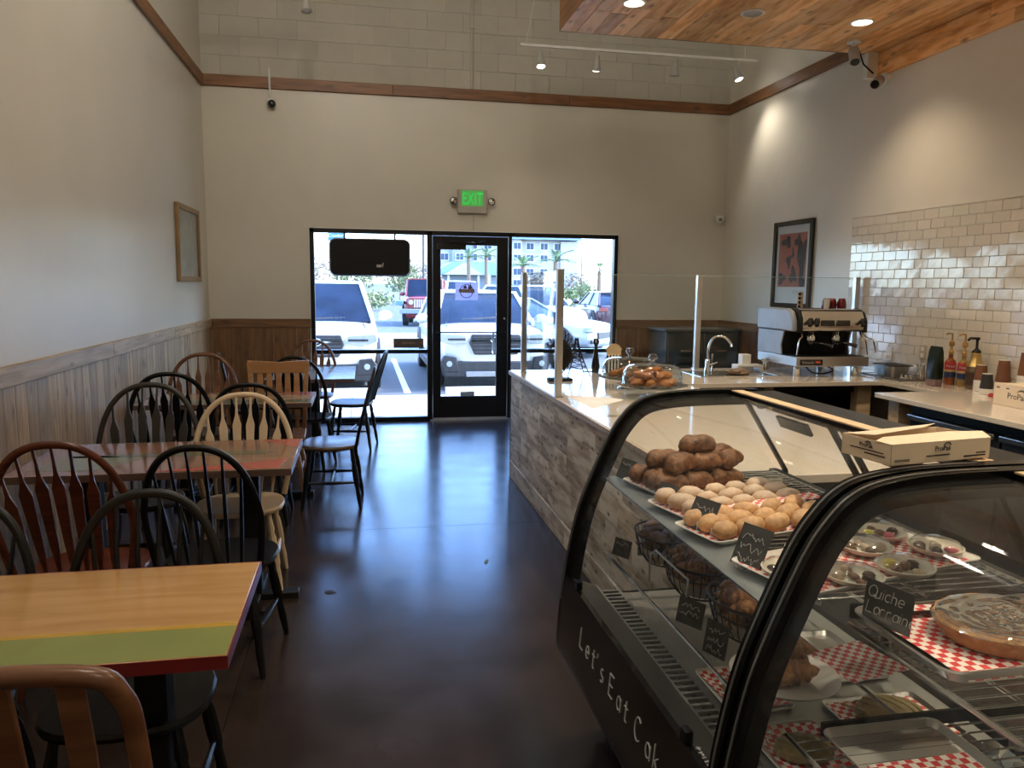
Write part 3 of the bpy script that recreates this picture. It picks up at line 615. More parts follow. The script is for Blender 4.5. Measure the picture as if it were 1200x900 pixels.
        for i in range(3):
            x = (-.115, 0, .115)[i]; obj('slat', B().loft([[(x*k2-w_, by(z)-.006, z), (x*k2+w_, by(z)-.006, z), (x*k2+w_, by(z)+.006, z), (x*k2-w_, by(z)+.006, z)] for w_, z, k2 in ((.017, .44, .9), (.021, .65, .95), (.023, .8, 1), (.023, Ht-.01, 1))]), cm, t, bev=.003)
    return t
cblk = mat('chair_black', (.005, .005, .005), .34, spec=.35, var=.1); cdk = mat('chair_charcoal', (.028, .023, .018), .4, var=.15); cmah = wood('chair_mahogany', (.13, .035, .016), (.075, .02, .01), .22, 0, rrand=.1)
cwal = wood('chair_walnut', (.20, .085, .035), (.11, .042, .018), .28, 0, rrand=.1); ccrm = mat('chair_cream', (.60, .47, .31), .4, var=.08); coak = wood('chair_oak', (.40, .21, .09), (.30, .15, .06), .35, 0, rrand=.1)
chair('bent', 'dark walnut chair with bent back rail, nearest the camera at bottom left', (-.585, 1.60), -3, cwal, cwal, .972, .41)
chair('spindle', 'black spindle hoop-back chair tucked under the far side of the tan table', (-.655, 2.235), 180, cblk, Ht=.965, W=.45, ns=6, rec=.10)
chair('spindle', 'black hoop-back chair behind the tan table cut by the left picture edge', (-1.20, 2.24), 177, cblk, Ht=.965, W=.45, ns=6, rec=.10)
chair('arrow', 'mahogany arrow-back chair at the near side of the brown glossy table', (-1.105, 3.31), 0, cmah, Ht=1.03, W=.50, ns=7, rec=.16)
chair('spindle', 'black spindle hoop-back chair at the near side of the brown glossy table', (-.60, 3.36), -8, cblk, Ht=.985, W=.47, ns=6, rec=.12)
chair('arrow', 'charcoal arrow-back chair behind the brown glossy table next to the wall', (-1.19, 4.37), 178, cdk, Ht=1.035, W=.55, ns=6, rec=.1)
chair('arrow', 'cream natural wood arrow-back chair at the far side of the brown glossy table', (-.645, 4.20), 182, ccrm, Ht=.995, W=.53, ns=6, rec=.1)
chair('arrow', 'black arrow-back chair at the near side of the third table by the wall', (-1.235, 5.50), 3, cblk, Ht=1.03, W=.53, ns=6, rec=.12)
chair('arrow', 'black arrow-back chair right behind the cream chair', (-.72, 5.40), 0, cblk, Ht=.965, W=.52, ns=6, rec=.1)
chair('arrow', 'brown arrow-back chair at the far side of the third table by the wall', (-1.26, 6.30), 180, cwal, Ht=1.035, W=.55, ns=6, rec=.1)
chair('mission', 'straight-topped oak slat-back chair at the far side of the third table', (-.66, 6.15), 180, coak, Ht=1.0, W=.47, rec=.06)
chair('spindle', 'black hoop-back chair seen side-on at the wall side of the farthest table', (-1.02, 7.42), -78, cblk, Ht=.97, W=.46, ns=7, rec=.1)
chair('arrow', 'brown arrow-back chair at the far side of the farthest table by the window', (-.53, 8.30), 180, cwal, Ht=1.0, W=.51, ns=6, rec=.08)
chair('arrow', 'black arrow-back chair at the near side of the farthest table', (-.50, 6.90), -12, cblk, Ht=1.0, W=.50, ns=6, rec=.12)
chair('arrow', 'black arrow-back chair standing side-on in the aisle at the end of the third table', (-.215, 5.74), 88, cblk, mat('seat_worn', (.10, .06, .035), .22), Ht=1.0, W=.47, ns=5, rec=.14)
chair('spindle', 'black windsor chair side-on in the aisle by the left window', (-.09, 7.72), 80, cblk, Ht=.955, W=.46, ns=6, rec=.16)

# ------------------------------------------------------------------ serving counters
t = thing('service_counter', 'long counter with whitewashed plank front and pale stone top', 'counter', (1.25, 4.5, 0), world=True)
obj('carcass', B().box(1.245, 2.30, 2.66, 6.30, .0, .868), M_blackm, t)
obj('carcass', B().box(2.30, XR-.03, 6.28, 6.34, .0, .868), M_blackm, t)
rows = 5; z0, z1 = .145, .868; hh = (z1-z0)/rows
for r in range(rows):
    e = 6.315; 
    while e > 2.64:
        L_ = random.uniform(.28, .75); s_ = max(e-L_, 2.64)
        if s_-2.64 < .1: s_ = 2.64
        board('plank', t, (1.232+random.uniform(-.001, .001), (s_+e)/2, z0+(r+.5)*hh), (0, 1, 0), (0, 0, 1), e-s_-.003, hh-.003, .02, M_counter); e = s_
x = 1.245
while x < 2.3:
    q_ = min(x+.14, 2.3); board('end_plank', t, ((x+q_)/2, 6.312, .434), (0, 0, 1), (1, 0, 0), .868, q_-x-.003, .02, M_counter); x = q_
obj('corner_strip', B().box(1.218, 1.245, 6.32, 6.335, 0, .868), M_blackm, t)
for y0, y1 in ((2.64, 4.5), (4.503, 6.33)): board('base_board', t, (1.226, (y0+y1)/2, .0715), (0, 1, 0), (0, 0, 1), y1-y0, .143, .022, M_counter, bev=.003)
obj('front_edge', B().box(1.205, 1.222, 2.64, 6.36, .870, .902), M_qwood, t, bev=.002)
obj('countertop', B().prism([(1.222, 2.64), (2.35, 2.64), (2.35, 5.34), (4.0, 5.34), (4.0, 4.745), (XR-.005, 4.745), (XR-.005, 6.38), (1.222, 6.38)], .870, .9035), M_quartz, t, bev=.002)
obj('backsplash', B().box(XR-.025, XR-.013, 4.75, 6.38, .904, .985), M_quartz, t, bev=.002)
for x0, x1, y in ((3.05, 3.13, 5.45), (3.86, 3.98, 5.45)): obj('support_post', B().box(x0, x1, y, y+.09, 0, .868), M_legw, t, bev=.003)
obj('support_rail', B().box(2.35, 3.98, 5.5, 5.53, .80, .868), M_blackm, t)
# rear work top on black fridge
t = thing('back_worktop', 'right-hand stone worktop over the black undercounter fridge', 'counter', (3.9, 3.7, 0), world=True)
obj('worktop', B().box(3.49, XR-.005, 2.2, 4.742, .872, .9045), M_quartz, t, bev=.003)
obj('support_post', B().box(3.56, 3.66, 4.58, 4.68, 0, .870), M_legw, t, bev=.003)
obj('backsplash', B().box(XR-.025, XR-.013, 2.6, 4.742, .905, .985), M_quartz, t, bev=.002)
t = thing('undercounter_fridge', 'black undercounter fridge with steel bar handles under the right worktop', 'fridge', (3.9, 3.4, 0), world=True)
obj('cabinet', B().box(3.60, 4.40, 2.25, 4.50, .0, .865), M_blackm, t, bev=.004)
dm = mat('fridge_door', (.035, .038, .042), .35)
for y0, y1 in ((2.27, 2.98), (3.0, 3.72), (3.74, 4.48)):
    d = obj('door', B().box(3.575, 3.60, y0, y1, .12, .80), dm, t, bev=.004); obj('handle', B().box(3.54, 3.578, y0+.01, y1-.01, .765, .80), M_steel, d, bev=.006)
obj('top_grille', B().box(3.575, 3.60, 2.27, 4.48, .81, .86), M_black, t, bev=.004)

# glass guard
t = thing('glass_guard', 'tall clear glass guard on steel posts around the counter', 'screen', (1.3, 6.3, .9035), world=True)
for x, y in ((1.31, 6.24), (1.235, 4.79), (2.89, 6.36), (4.405, 6.34)):
    ps = obj('post', B().box(x-.022, x+.022, y-.022, y+.022, .9035, 1.722), M_steel, t, bev=.003)
    obj('foot_plate', B().box(x-.03, x+.03, y-.03, y+.03, .9035, .910), M_steel, ps)
def pane(x0, y0, x1, y1, z0=.915, z1=1.712):
    d = Vector((x1-x0, y1-y0, 0)).normalized(); n = Vector((-d.y, d.x, 0))*.003
    P = [(x0-n.x, y0-n.y), (x1-n.x, y1-n.y), (x1+n.x, y1+n.y), (x0+n.x, y0+n.y)]; gp_ = obj('glass_panel', B().prism(P, z0, z1), M_guard, t); obj('polished_edge', B().prism(P, z1, z1+.004), mat('glass_edge', (.30, .42, .38), .2), gp_)
pane(1.308, 6.21, 1.242, 4.82); pane(1.34, 6.245, 2.865, 6.36); pane(2.915, 6.36, 4.38, 6.342)

# glass cake domes with muffins
def cloche(label, x, y, n, seed):
    t = thing('cake_dome', label, 'cake stand', (x, y, .9035), group='glass cake domes')
    k = B().lathe([(.085, 0), (.075, .008), (.03, .02), (.024, .045), (.03, .06), (.2, .07), (.225, .082), (.228, .086), (.2, .078), (0, .072)], 36)
    obj('stand', k, M_cloche, t)
    t2 = thing('glass_dome', label.replace('glass cake stand', 'glass dome on the stand'), 'cake dome', (x, y, .9035+.0865), group='glass cake domes')
    prof = [(.193, 0), (.193, .05), (.188, .085), (.165, .115), (.12, .13), (.04, .134), (.012, .138), (.009, .15), (.022, .158), (.03, .175), (.022, .195), (0, .20)]
    obj('dome', B().lathe(prof+[], 40, cap=False), M_cloche, t2)
    obj('rim', B().tube([(.193*math.cos(a*math.pi/18), .193*math.sin(a*math.pi/18), .004) for a in range(36)], .004, 6, closed=True), M_cloche, t2)
    return t
cloche('glass cake stand with dome, farther one on the counter', 1.85, 5.17, 0, 1); cloche('glass cake stand with dome, nearer one behind the display case', 1.84, 4.70, 0, 2)
mfm = mat('muffin_crust', (.42, .15, .035), .55, var=.25, scale=14, bump=.4, bscale=30)
rg = random.Random(3); pr = None; cnt = 0
for cx, cy, spots in ((1.84, 4.70, [(r_*math.cos(a), r_*math.sin(a), z) for r_, z, k in ((.125, .018, 8), (.055, .018, 4), (.085, .062, 6), (.02, .09, 2)) for a in [6.28*i/k+r_*9 for i in range(k)]]),
                      (1.85, 5.17, [(r_*math.cos(a), r_*math.sin(a), z) for r_, z, k in ((.11, .018, 5), (.03, .04, 2)) for a in [6.28*i/k+2+r_*9 for i in range(k)]])):
    for (dx, dy, dz) in spots:
        if pr is None:
            pr = obj('bread_roll', B().ell((0, 0, 0), (.048, .028, .024), 12, 8, bump=.25, seed=5), mfm); o = pr
        else: o = pr.copy(); C.objects.link(o)
        o.location = (cx+dx, cy+dy, .9035+.082+dz+.004); o.rotation_euler = (rg.uniform(-.3, .3), rg.uniform(-.3, .3), rg.uniform(0, 6.28))
        tag(o, 'golden brown pastry %s under the %s glass cake dome' % ('at the bottom' if dz < .03 else 'in the middle layer' if dz < .07 else 'on top of the pile', 'nearer' if cy < 5 else 'farther'), 'pastry', 'pastries under the %s dome' % ('nearer' if cy < 5 else 'farther'))

# things on the front counter
t = thing('paper_sheet', 'white paper sheet lying on the counter by the second guard post', 'paper', (1.4, 4.6, .9035), world=True)
obj('sheet', B().prism([(1.32, 4.29), (1.62, 4.62), (1.56, 4.72), (1.30, 4.86)], .9036, .9046), M_card, t)
t = thing('card_holder', 'small clear card stand on the counter near the display case', 'card holder', (1.36, 4.05, .9035), world=True)
obj('panel', B().box(1.30, 1.42, 4.02, 4.024, .905, .985), M_guard, t); obj('foot', B().box(1.30, 1.42, 4.0, 4.06, .9036, .907), M_guard, t)
t = thing('notice_holder', 'grey notice hanging inside the glass guard with a hook', 'notice', (1.27, 5.0, 1.35), world=True)
obj('notice', B().box(1.262, 1.266, 4.86, 5.06, 1.27, 1.44), mat('notice_grey', (.22, .20, .18), .5), t)
obj('hook', B().tube([(1.27, 4.96, 1.44), (1.27, 4.96, 1.50), (1.25, 4.96, 1.51)], .003, 5).tube([(1.27, 4.93, 1.44), (1.27, 4.93, 1.48)], .003, 5), M_black, t)
t = thing('round_basket', 'round dark wire and wicker ornament standing behind the glass guard', 'ornament', (1.45, 5.60, .9035), world=True)
cx, cy, cz = 1.46, 5.62, 1.13
ob = B()
for k in range(10):
    a = k*math.pi/10; ob.tube([(cx+.02*math.cos(b), cy+.13*math.cos(b)*math.cos(a)*.4, 0) for b in (0,)] and [(cx+.11*math.sin(b)*math.cos(a), cy+.07*math.cos(b), cz+.16*math.sin(b)*math.sin(a)+.0) for b in [i*math.pi/8 for i in range(16)]], .004, 5, closed=True)
obj('wire_ball', ob, M_blackm, t); obj('dark_core', B().ell((cx, cy, cz-.03), (.095, .06, .12), 16, 10, bump=.1), M_blackm, t)
obj('stand_base', B().box(cx-.09, cx+.09, cy-.05, cy+.05, .9036, .925).tube([(cx, cy, .92), (cx, cy, 1.02)], .02), M_blackm, t, bev=.004)
t = thing('wire_tower', 'small black wire lattice tower ornament on the counter', 'ornament', (1.68, 5.95, .9035), world=True)
for sx, sy in ((-1, -1), (1, -1), (1, 1), (-1, 1)):
    P = [(1.68+sx*.085*(1-k)**1.5+sx*.008, 5.95+sy*.085*(1-k)**1.5+sy*.008, .9045+.30*k) for k in [i/8 for i in range(9)]]
    lg = obj('leg', B().tube(P, .0045, 5), M_black, t)
lt = B()
def cn(k, sx, sy): return Vector((1.68+sx*(.085*(1-k)**1.5+.008), 5.95+sy*(.085*(1-k)**1.5+.008), .9045+.30*k))
cs = ((-1, -1), (1, -1), (1, 1), (-1, 1))
for i in range(8):
    for j in range(4):
        a, b = cs[j], cs[(j+1) % 4]
        if i > 1: lt.tube([cn(i/8, *a), cn(i/8, *b)], .0022, 4)
        if i > 0: lt.tube([cn(i/8, *a), cn((i+1)/8, *b)], .002, 4); lt.tube([cn(i/8, *b), cn((i+1)/8, *a)], .002, 4)
obj('lattice', lt, M_black, t)
t = thing('fork_sign', 'tan cardboard house shape on a dark striped vase by the window frame', 'ornament', (1.99, 5.98, .9035), world=True)
obj('vase', B().lathe([(.035, 0), (.045, .02), (.05, .10), (.042, .16), (.036, .17)], 18, c=(1.98, 5.98, .9036)), M_blackg, t)
for k in range(4): obj('tine', B().box(1.94+k*.026, 1.949+k*.026, 5.922, 5.928, .915, 1.075), M_card, t)
obj('cutout', B().prism([(1.925, 1.065), (2.045, 1.065), (2.045, 1.11), (2.058, 1.11), (2.02, 1.15), (1.985, 1.165), (1.95, 1.15), (1.912, 1.11), (1.925, 1.11)], 5.925, 5.931, 'y'), mat('cardboard', (.50, .38, .22), .7), t)
obj('hook', B().tube([(1.985, 5.93, 1.16), (1.985, 5.93, 1.20)], .012), M_black, t)
t = thing('small_vase', 'small dark figure beside the tan house cutout', 'ornament', (1.90, 6.12, .9035), world=True)
obj('body', B().lathe([(.03, 0), (.035, .05), (.02, .16), (.012, .22), (.028, .25), (.02, .28), (0, .285)], 14, c=(1.90, 6.14, .9036)), M_blackg, t)
tag(obj('cable_grommet', B().lathe([(0, 0), (.05, 0), (.05, .003), (0, .004)], 20, c=(1.86, 6.22, .9036)), M_black, org=(1.86, 6.22, .9036)), 'black round cable grommet in the counter top near the window', 'grommet')

# sink, tap, cloth
t = thing('sink', 'dark drop-in sink with steel rim in the counter', 'sink', (3.0, 5.94, .9035), world=True)
obj('rim', B().box(2.655, 3.36, 5.735, 5.76, .9036, .908).box(2.655, 3.36, 6.13, 6.155, .9036, .908).box(2.655, 2.68, 5.76, 6.13, .9036, .908).box(3.335, 3.36, 5.76, 6.13, .9036, .908), M_steel, t)
obj('basin', B().box(2.68, 3.335, 5.76, 6.13, .9036, .9055), M_blackg, t)
t = thing('tap', 'tall chrome gooseneck tap behind the sink', 'tap', (2.86, 6.0, .9055), world=True)
obj('base', B().lathe([(.028, 0), (.026, .03), (.02, .05), (.02, .10), (.014, .11)], 18, c=(2.86, 6.06, .9056)), M_chrome, t)
obj('spout', B().tube(smooth_path([(2.86, 6.06, 1.0), (2.862, 6.055, 1.12), (2.89, 6.02, 1.20), (2.95, 5.97, 1.21), (3.0, 5.94, 1.16), (3.005, 5.93, 1.13)], 5), .011, 10), M_chrome, t)
obj('lever', B().tube([(2.875, 6.05, .965), (2.93, 6.02, .99)], .007).tube([(2.90, 6.06, .91), (2.90, 6.06, 1.06)], .008), M_chrome, t)
cl = B().ell((3.06, 5.90, .922), (.10, .065, .028), 20, 10, bump=.5, seed=2); tag(obj('dish_cloth', cl, mat('cloth_brown', (.22, .15, .10), .9, var=.3, bump=.4), org=(3.06, 5.9, .906)), 'crumpled brown cloth lying in the sink', 'cloth')
t = thing('knock_box', 'white box on a small tray left of the coffee machine', 'box', (3.28, 6.2, .9035), world=True)
obj('tray', B().box(3.20, 3.44, 6.17, 6.30, .93, .95).box(3.20, 3.23, 6.17, 6.30, .9036, .93).box(3.41, 3.44, 6.17, 6.30, .9036, .93), M_white, t, bev=.004); obj('box', B().box(3.25, 3.33, 6.20, 6.28, .95, 1.04), M_white, t, bev=.004); obj('valve', B().ell((3.42, 6.15, 1.0), (.018, .018, .018)), M_chrome, t)
# dark cabinet by the back wall
t = thing('storage_cabinet', 'low dark green-black cabinet against the back wall right of the window', 'cabinet', (3.9, 8.9, 0), world=True)
cm_ = mat('cabinet_teal', (.03, .045, .045), .3)
obj('body', B().box(3.50, 4.42, 8.55, 9.10, 0, 1.10), cm_, t, bev=.005); obj('top', B().box(3.47, 4.44, 8.52, 9.11, 1.10, 1.13), mat('cabinet_top', (.10, .12, .11), .25), t, bev=.004)
for x0, x1 in ((3.52, 3.95), (3.97, 4.40)):
    d = obj('door', B().box(x0, x1, 8.53, 8.55, .05, .70), cm_, t, bev=.003); obj('handle', B().box(x0+.15, x0+.28, 8.505, 8.53, .60, .62), M_chrome, d)
    d = obj('drawer', B().box(x0, x1, 8.53, 8.55, .72, 1.08), cm_, t, bev=.003); obj('handle', B().box(x0+.15, x0+.28, 8.505, 8.53, .86, .88), M_chrome, d)

# ------------------------------------------------------------------ coffee machine
ex = thing('coffee_machine', 'two group steel coffee machine with black ends on the counter', 'coffee machine', (3.76, 5.98, .9035), world=True)
x0, x1 = 3.44, 4.08
gm = mat('machine_panel', (.30, .31, .34), .45, .2, var=.08); wm = mat('machine_steel_warm', (.62, .58, .52), .22, .9, var=.04)
for x in (x0+.04, x1-.07):
    for y in (5.72, 6.22): obj('foot', B().lathe([(.024, 0), (.026, .005), (.024, .085)], 16, c=(x, y, .9036)), M_chrome, ex)
dt = obj('drip_tray', B().box(x0, x1+.01, 5.66, 6.29, .988, 1.065), M_steel, ex, bev=.004)
obj('tray_grate', B().box(x0+.03, x1-.02, 5.68, 5.95, 1.065, 1.069), M_blackm, dt)
obj('name_plate', B().box(x0+.03, x0+.23, 5.655, 5.66, .998, 1.045), M_blackg, dt)
text('plate_lettering', 'Venezia', .034, M_steel, dt, (x0+.045, 5.653, 1.012), (1, 0, 0), (0, 0, 1)); obj('plate_badge', B().box(x0+.165, x0+.205, 5.652, 5.655, 1.015, 1.032), mat('badge_red', (.6, .09, .03), .4), dt)
obj('lower_body', B().prism([(5.95, 1.065), (6.29, 1.065), (6.29, 1.27), (5.93, 1.27)], x0+.015, x1-.02, 'x'), M_blackm, ex)
obj('side_panel', B().prism([(5.90, 1.067), (6.30, 1.067), (6.30, 1.265), (5.88, 1.265), (5.92, 1.15)], x0, x0+.014, 'x'), gm, ex, bev=.003)
obj('side_panel', B().prism([(5.90, 1.067), (6.30, 1.067), (6.30, 1.265), (5.88, 1.265), (5.92, 1.15)], x1-.02, x1-.006, 'x'), gm, ex, bev=.003)
hp = [(5.70, 1.27), (6.30, 1.27), (6.30, 1.445), (5.80, 1.445), (5.745, 1.43), (5.70, 1.36)]
obj('hood', B().prism(hp, x0+.035, x1-.035, 'x'), M_blackm, ex)
obj('left_end', B().prism([(5.72, 1.268), (6.31, 1.268), (6.31, 1.452), (5.83, 1.452), (5.77, 1.43), (5.73, 1.36)], x0-.012, x0+.036, 'x'), gm, ex, bev=.014)
for xx in (x0+.025, x1-.035): obj('end_trim', B().prism([(5.685, 1.262), (5.76, 1.262), (5.79, 1.34), (5.85, 1.455), (5.80, 1.455), (5.73, 1.425), (5.69, 1.36)], xx, xx+.03, 'x'), M_blackm, ex, bev=.004)
fp = obj('control_panel', B().prism([(5.69, 1.29), (5.70, 1.275), (5.72, 1.275), (5.72, 1.435), (5.715, 1.42), (5.69, 1.375)], x0+.055, x1-.035, 'x'), wm, ex, bev=.003)
obj('top_rail', B().box(x0+.05, x1-.04, 5.72, 5.76, 1.445, 1.452), wm, ex)
for x in (x0+.215, x0+.355): obj('button_pad', B().box(x, x+.12, 5.682, 5.692, 1.315, 1.362), M_blackg, fp, bev=.003)
for x in (x0+.09, x0+.15, x1-.075): obj('steam_knob', B().tube([(x+.03, 5.69, 1.365), (x, 5.645, 1.32)], .017, 12).tube([(x+.03, 5.69, 1.365), (x+.016, 5.665, 1.342)], .021, 12), M_blackm, fp)
for i, x in enumerate((x0+.20, x0+.42)):
    g = obj('group_head', B().lathe([(.0, .0), (.036, 0), (.038, .03), (.028, .05), (.028, .09)], 20, c=(x, 5.80, 1.19)), M_chrome, ex)
    pf = obj('portafilter', B().lathe([(.0, -.03), (.02, -.028), (.034, 0), (.034, .015)], 18, c=(x, 5.80, 1.175)).tube([(x, 5.775, 1.18), (x+.05, 5.70, 1.17), (x+.10, 5.64, 1.155)], [.008, .013, .016], 10), M_blackg, g)
for x, s in ((x0+.06, 1), (x1-.04, -1)): obj('steam_wand', B().tube(smooth_path([(x, 5.74, 1.28), (x-.0*s, 5.70, 1.23), (x+.03*s*-1, 5.69, 1.20), (x+.05*s*-1, 5.68, 1.08)], 4), .006, 8), M_chrome, ex)
obj('steam_wand', B().tube(smooth_path([(x1-.03, 5.74, 1.28), (x1+.01, 5.70, 1.22), (x1+.06, 5.69, 1.20), (x1+.085, 5.68, 1.10)], 5), .006, 8), M_chrome, ex)
obj('power_cable', B().tube(smooth_path([(3.62, 5.85, .99), (3.66, 5.8, .93), (3.74, 5.78, .915), (3.86, 5.8, .94), (3.80, 5.85, .985)], 5), .006, 7), M_blackm, ex)
ob = B()
for k in range(4): ob.lathe([(.024, 0), (.03, .03), (.031, .048)], 16, c=(3.62, 6.05, 1.452+k*.03))
t = thing('cup_stack', 'small stack of tan paper cups on top of the coffee machine', 'cup stack', (3.56, 5.86, 1.452), world=True)
for k in range(4):
    z = 1.4525+k*.034; obj('cup', B().lathe([(.022, 0), (.0235, .031)], 16, c=(3.56, 5.86, z)), mat('cup_tan', (.42, .30, .17), .6), t)
    obj('sleeve', B().box(3.53, 3.55, 5.834, 5.838, z+.004, z+.027), M_blackm, t)
rc = mat('ceramic_red', (.14, .006, .01), .15, coat=.4); p0 = None
for i, (x, y) in enumerate(((3.80, 5.86), (3.88, 5.90), (3.945, 5.86))):
    if p0 is None:
        p0 = thing('ceramic_cup', '', 'cup', (x, y, 1.4525)); obj('body', B().lathe([(.036, 0), (.038, .02), (.034, .055), (.026, .082), (.018, .085), (0, .085)], 20), rc, p0); obj('handle', B().tube([(.036, 0, .02), (.055, 0, .03), (.052, 0, .055), (.032, 0, .062)], .005, 7), rc, p0); o = p0
    else: o = dup(p0, (x, y, 1.4525), 2+i*.7)
    tag(o, ('left', 'middle', 'right')[i]+' of three dark red cups upside down on the coffee machine', 'cup', 'red cups on the coffee machine')
t = thing('paper_cup', 'white paper cup standing left of the red cups on the coffee machine', 'cup', (3.765, 5.80, 1.4525)); obj('body', B().lathe([(.02, 0), (.026, .075), (.027, .078)], 16), M_card, t)
tag(obj('drinking_glass', B().lathe([(0, .002), (.032, .003), (.034, .11), (.037, .11), (.036, 0), (0, 0)], 20, c=(4.09, 5.52, .904)), M_cloche, org=(4.09, 5.52, .904)), 'clear drinking glass right of the coffee machine', 'glass')
tag(obj('drinking_glass', B().lathe([(0, .002), (.032, .003), (.034, .11), (.037, .11), (.036, 0), (0, 0)], 20, c=(4.20, 5.60, .904)), M_cloche, org=(4.20, 5.60, .904)), 'clear drinking glass by the metal tray', 'glass')

# outlets
for i, (y, z) in enumerate(((5.89, 1.07), (5.49, 1.117))):
    t = thing('wall_outlet', ('white outlet with a plug in it on the tiles right of the coffee machine', 'beige outlet on the tiles behind the metal tray')[i], 'outlet', (XR-.013, y, z), world=True)
    obj('plate', B().box(XR-.022, XR-.015, y-.036, y+.036, z-.058, z+.058), (M_white, mat('outlet_beige', (.45, .38, .28), .4))[i], t, bev=.003)
    obj('socket', B().box(XR-.024, XR-.021, y-.015, y+.015, z+.01, z+.04).box(XR-.024, XR-.021, y-.015, y+.015, z-.04, z-.01), M_card, t)
    if i == 0: obj('plug', B().box(XR-.05, XR-.024, y-.012, y+.012, z-.038, z-.012), M_white, t, bev=.003)

# tray with pan and pitchers
t = thing('metal_tray', 'dark metal tray at the wall end of the counter', 'tray', (4.30, 5.45, .9035), world=True)
obj('pan', B().prism([(4.11, 5.30), (4.43, 5.30), (4.43, 5.78), (4.11, 5.78)], .9036, .908), mat('tray_dark', (.20, .18, .16), .35, .8), t)
obj('rim', B().tube([(4.11, 5.30, .918), (4.43, 5.30, .918), (4.43, 5.78, .918), (4.11, 5.78, .918)], .006, 6, closed=True), mat('tray_dark', (.2, .18, .16)), t)
t = thing('steel_pan', 'steel steam pan with a lid on the metal tray', 'pan', (4.27, 5.60, .909), world=True)
obj('body', B().loft([rrect(0, 0, .15, .20, .03, 3) and [(4.27+a*k, 5.60+b*k, z) for a, b in rrect(0, 0, .17, .22, .03, 3)] for k, z in ((.85, .909), (1, .99), (1.0, 1.0))]), M_steel, t)
obj('lid', B().loft([[(4.27+a*k, 5.60+b*k, z) for a, b in rrect(0, 0, .21, .27, .03, 3)] for k, z in ((1, 1.0005), (1, 1.006), (.9, 1.010))]), M_blackm, t)
t = thing('milk_pitcher', 'steel milk pitcher on the metal tray', 'pitcher', (4.33, 5.38, .909), world=True)
obj('body', B().lathe([(0, 0), (.042, 0), (.044, .02), (.034, .09), (.038, .12), (.036, .12), (.03, .09)], 24, c=(4.36, 5.37, .909)), M_chrome, t)
obj('handle', B().tube([(4.33, 5.34, 1.015), (4.30, 5.31, 1.0), (4.305, 5.315, .94), (4.325, 5.335, .93)], .005, 7), M_chrome, t)
for i, (x, y) in enumerate(((4.22, 5.42), (4.26, 5.36), (4.20, 5.35))):
    tag(obj('tamper', B().lathe([(0, 0), (.022, 0), (.022, .012), (.008, .02), (.012, .035), (0, .042)], 16, c=(x, y, .909)), M_chrome, org=(x, y, .909)), ('left', 'right', 'front')[i]+' small chrome tamper on the metal tray', 'tamper', 'chrome tampers')

# coffee bag, syrup bottles, gold pump bottle
t = thing('coffee_bag', 'dark green coffee bag leaning on the counter by the syrups', 'bag', (4.2, 5.04, .9035), world=True)
obj('bag', B().loft([[(4.2+a*k+dx, 5.04+b*kb, z) for a, b in rrect(0, 0, .085, .10, .012, 3)] for k, kb, z, dx in ((.9, .75, .9036, 0), (1, .9, .95, 0), (.95, .95, 1.06, .0), (.6, 1.05, 1.16, .0), (.15, 1.1, 1.20, .0))]), mat('bag_green', (.004, .011, .007), .3, var=.2, bump=.3, bscale=10), t)
obj('clear_window', B().loft([[(4.2+a*k, 5.04+b*kb, z) for a, b in rrect(0, 0, .088, .103, .012, 3)] for k, kb, z in ((.92, .77, .906), (1.0, .9, .955))]), mat('bag_print', (.16, .10, .10), .4, var=.6, scale=40), t)
syr = mat('syrup_amber', (.22, .06, .015), .1, coat=.4); syl = mat('syrup_gold', (.28, .17, .05), .1, coat=.4)
for i, (x, y, m_) in enumerate(((4.38, 5.10, syr), (4.395, 4.985, syl))):
    t = thing('syrup_bottle', ('left', 'right')[i]+' pump syrup bottle with a red and blue label', 'bottle', (x, y, .9035), group='syrup bottles')
    obj('bottle', B().lathe([(0, 0), (.038, 0), (.039, .01), (.039, .16), (.034, .18), (.016, .20), (.014, .235)], 24), m_, t)
    lb = obj('label', B().lathe([(.0395, .055), (.0395, .10)], 24), mat('label_blue', (.02, .035, .10), .5), t); obj('label_red', B().lathe([(.0397, .118), (.0397, .165), (.036, .175)], 24), mat('label_redm', (.36, .02, .03), .45), t); obj('label_band', B().lathe([(.0396, .10), (.0396, .118)], 24), mat('label_tan', (.50, .32, .14), .5), t)
    d = Vector((-x, -y, 0)).normalized(); sd = Vector((-d.y, d.x, 0)); tl = text('label_script', 'Torani', .024, M_card, t, Vector((0, 0, .135))+d*.0405, sd, (0, 0, 1), align='CENTER', shear=.3)
    pm = mat('pump_gold', (.48, .27, .08), .3, .6)
    obj('pump', B().lathe([(.016, .232), (.018, .25), (.010, .26), (.008, .29), (.02, .30), (.018, .325), (.006, .335), (.006, .38)], 16).tube([(0, 0, .385), (-.05, -.01, .39), (-.06, -.01, .38)], .006, 8), pm, t)
t = thing('pump_bottle', 'large gold sauce bottle with a black pump', 'bottle', (4.37, 4.845, .9035))
obj('bottle', B().lathe([(0, 0), (.056, 0), (.058, .02), (.058, .155), (.052, .165)], 28), mat('sauce_brown', (.10, .065, .03), .25, coat=.3), t)
obj('label', B().lathe([(.0585, .03), (.0585, .125)], 28), mat('label_brown', (.045, .02, .012), .5, var=.3, scale=30), t)
obj('gold_collar', B().lathe([(.060, .165), (.055, .18), (.036, .215), (.032, .25), (.034, .26), (.028, .265)], 28), mat('gold_metal', (.55, .38, .14), .28, .7), t)
obj('pump', B().lathe([(.03, .262), (.03, .275), (.014, .29), (.009, .30), (.009, .355), (.018, .36), (.016, .375), (0, .378)], 18).tube([(0, 0, .368), (-.07, -.01, .37), (-.085, -.01, .355)], .009, 8), M_blackm, t)
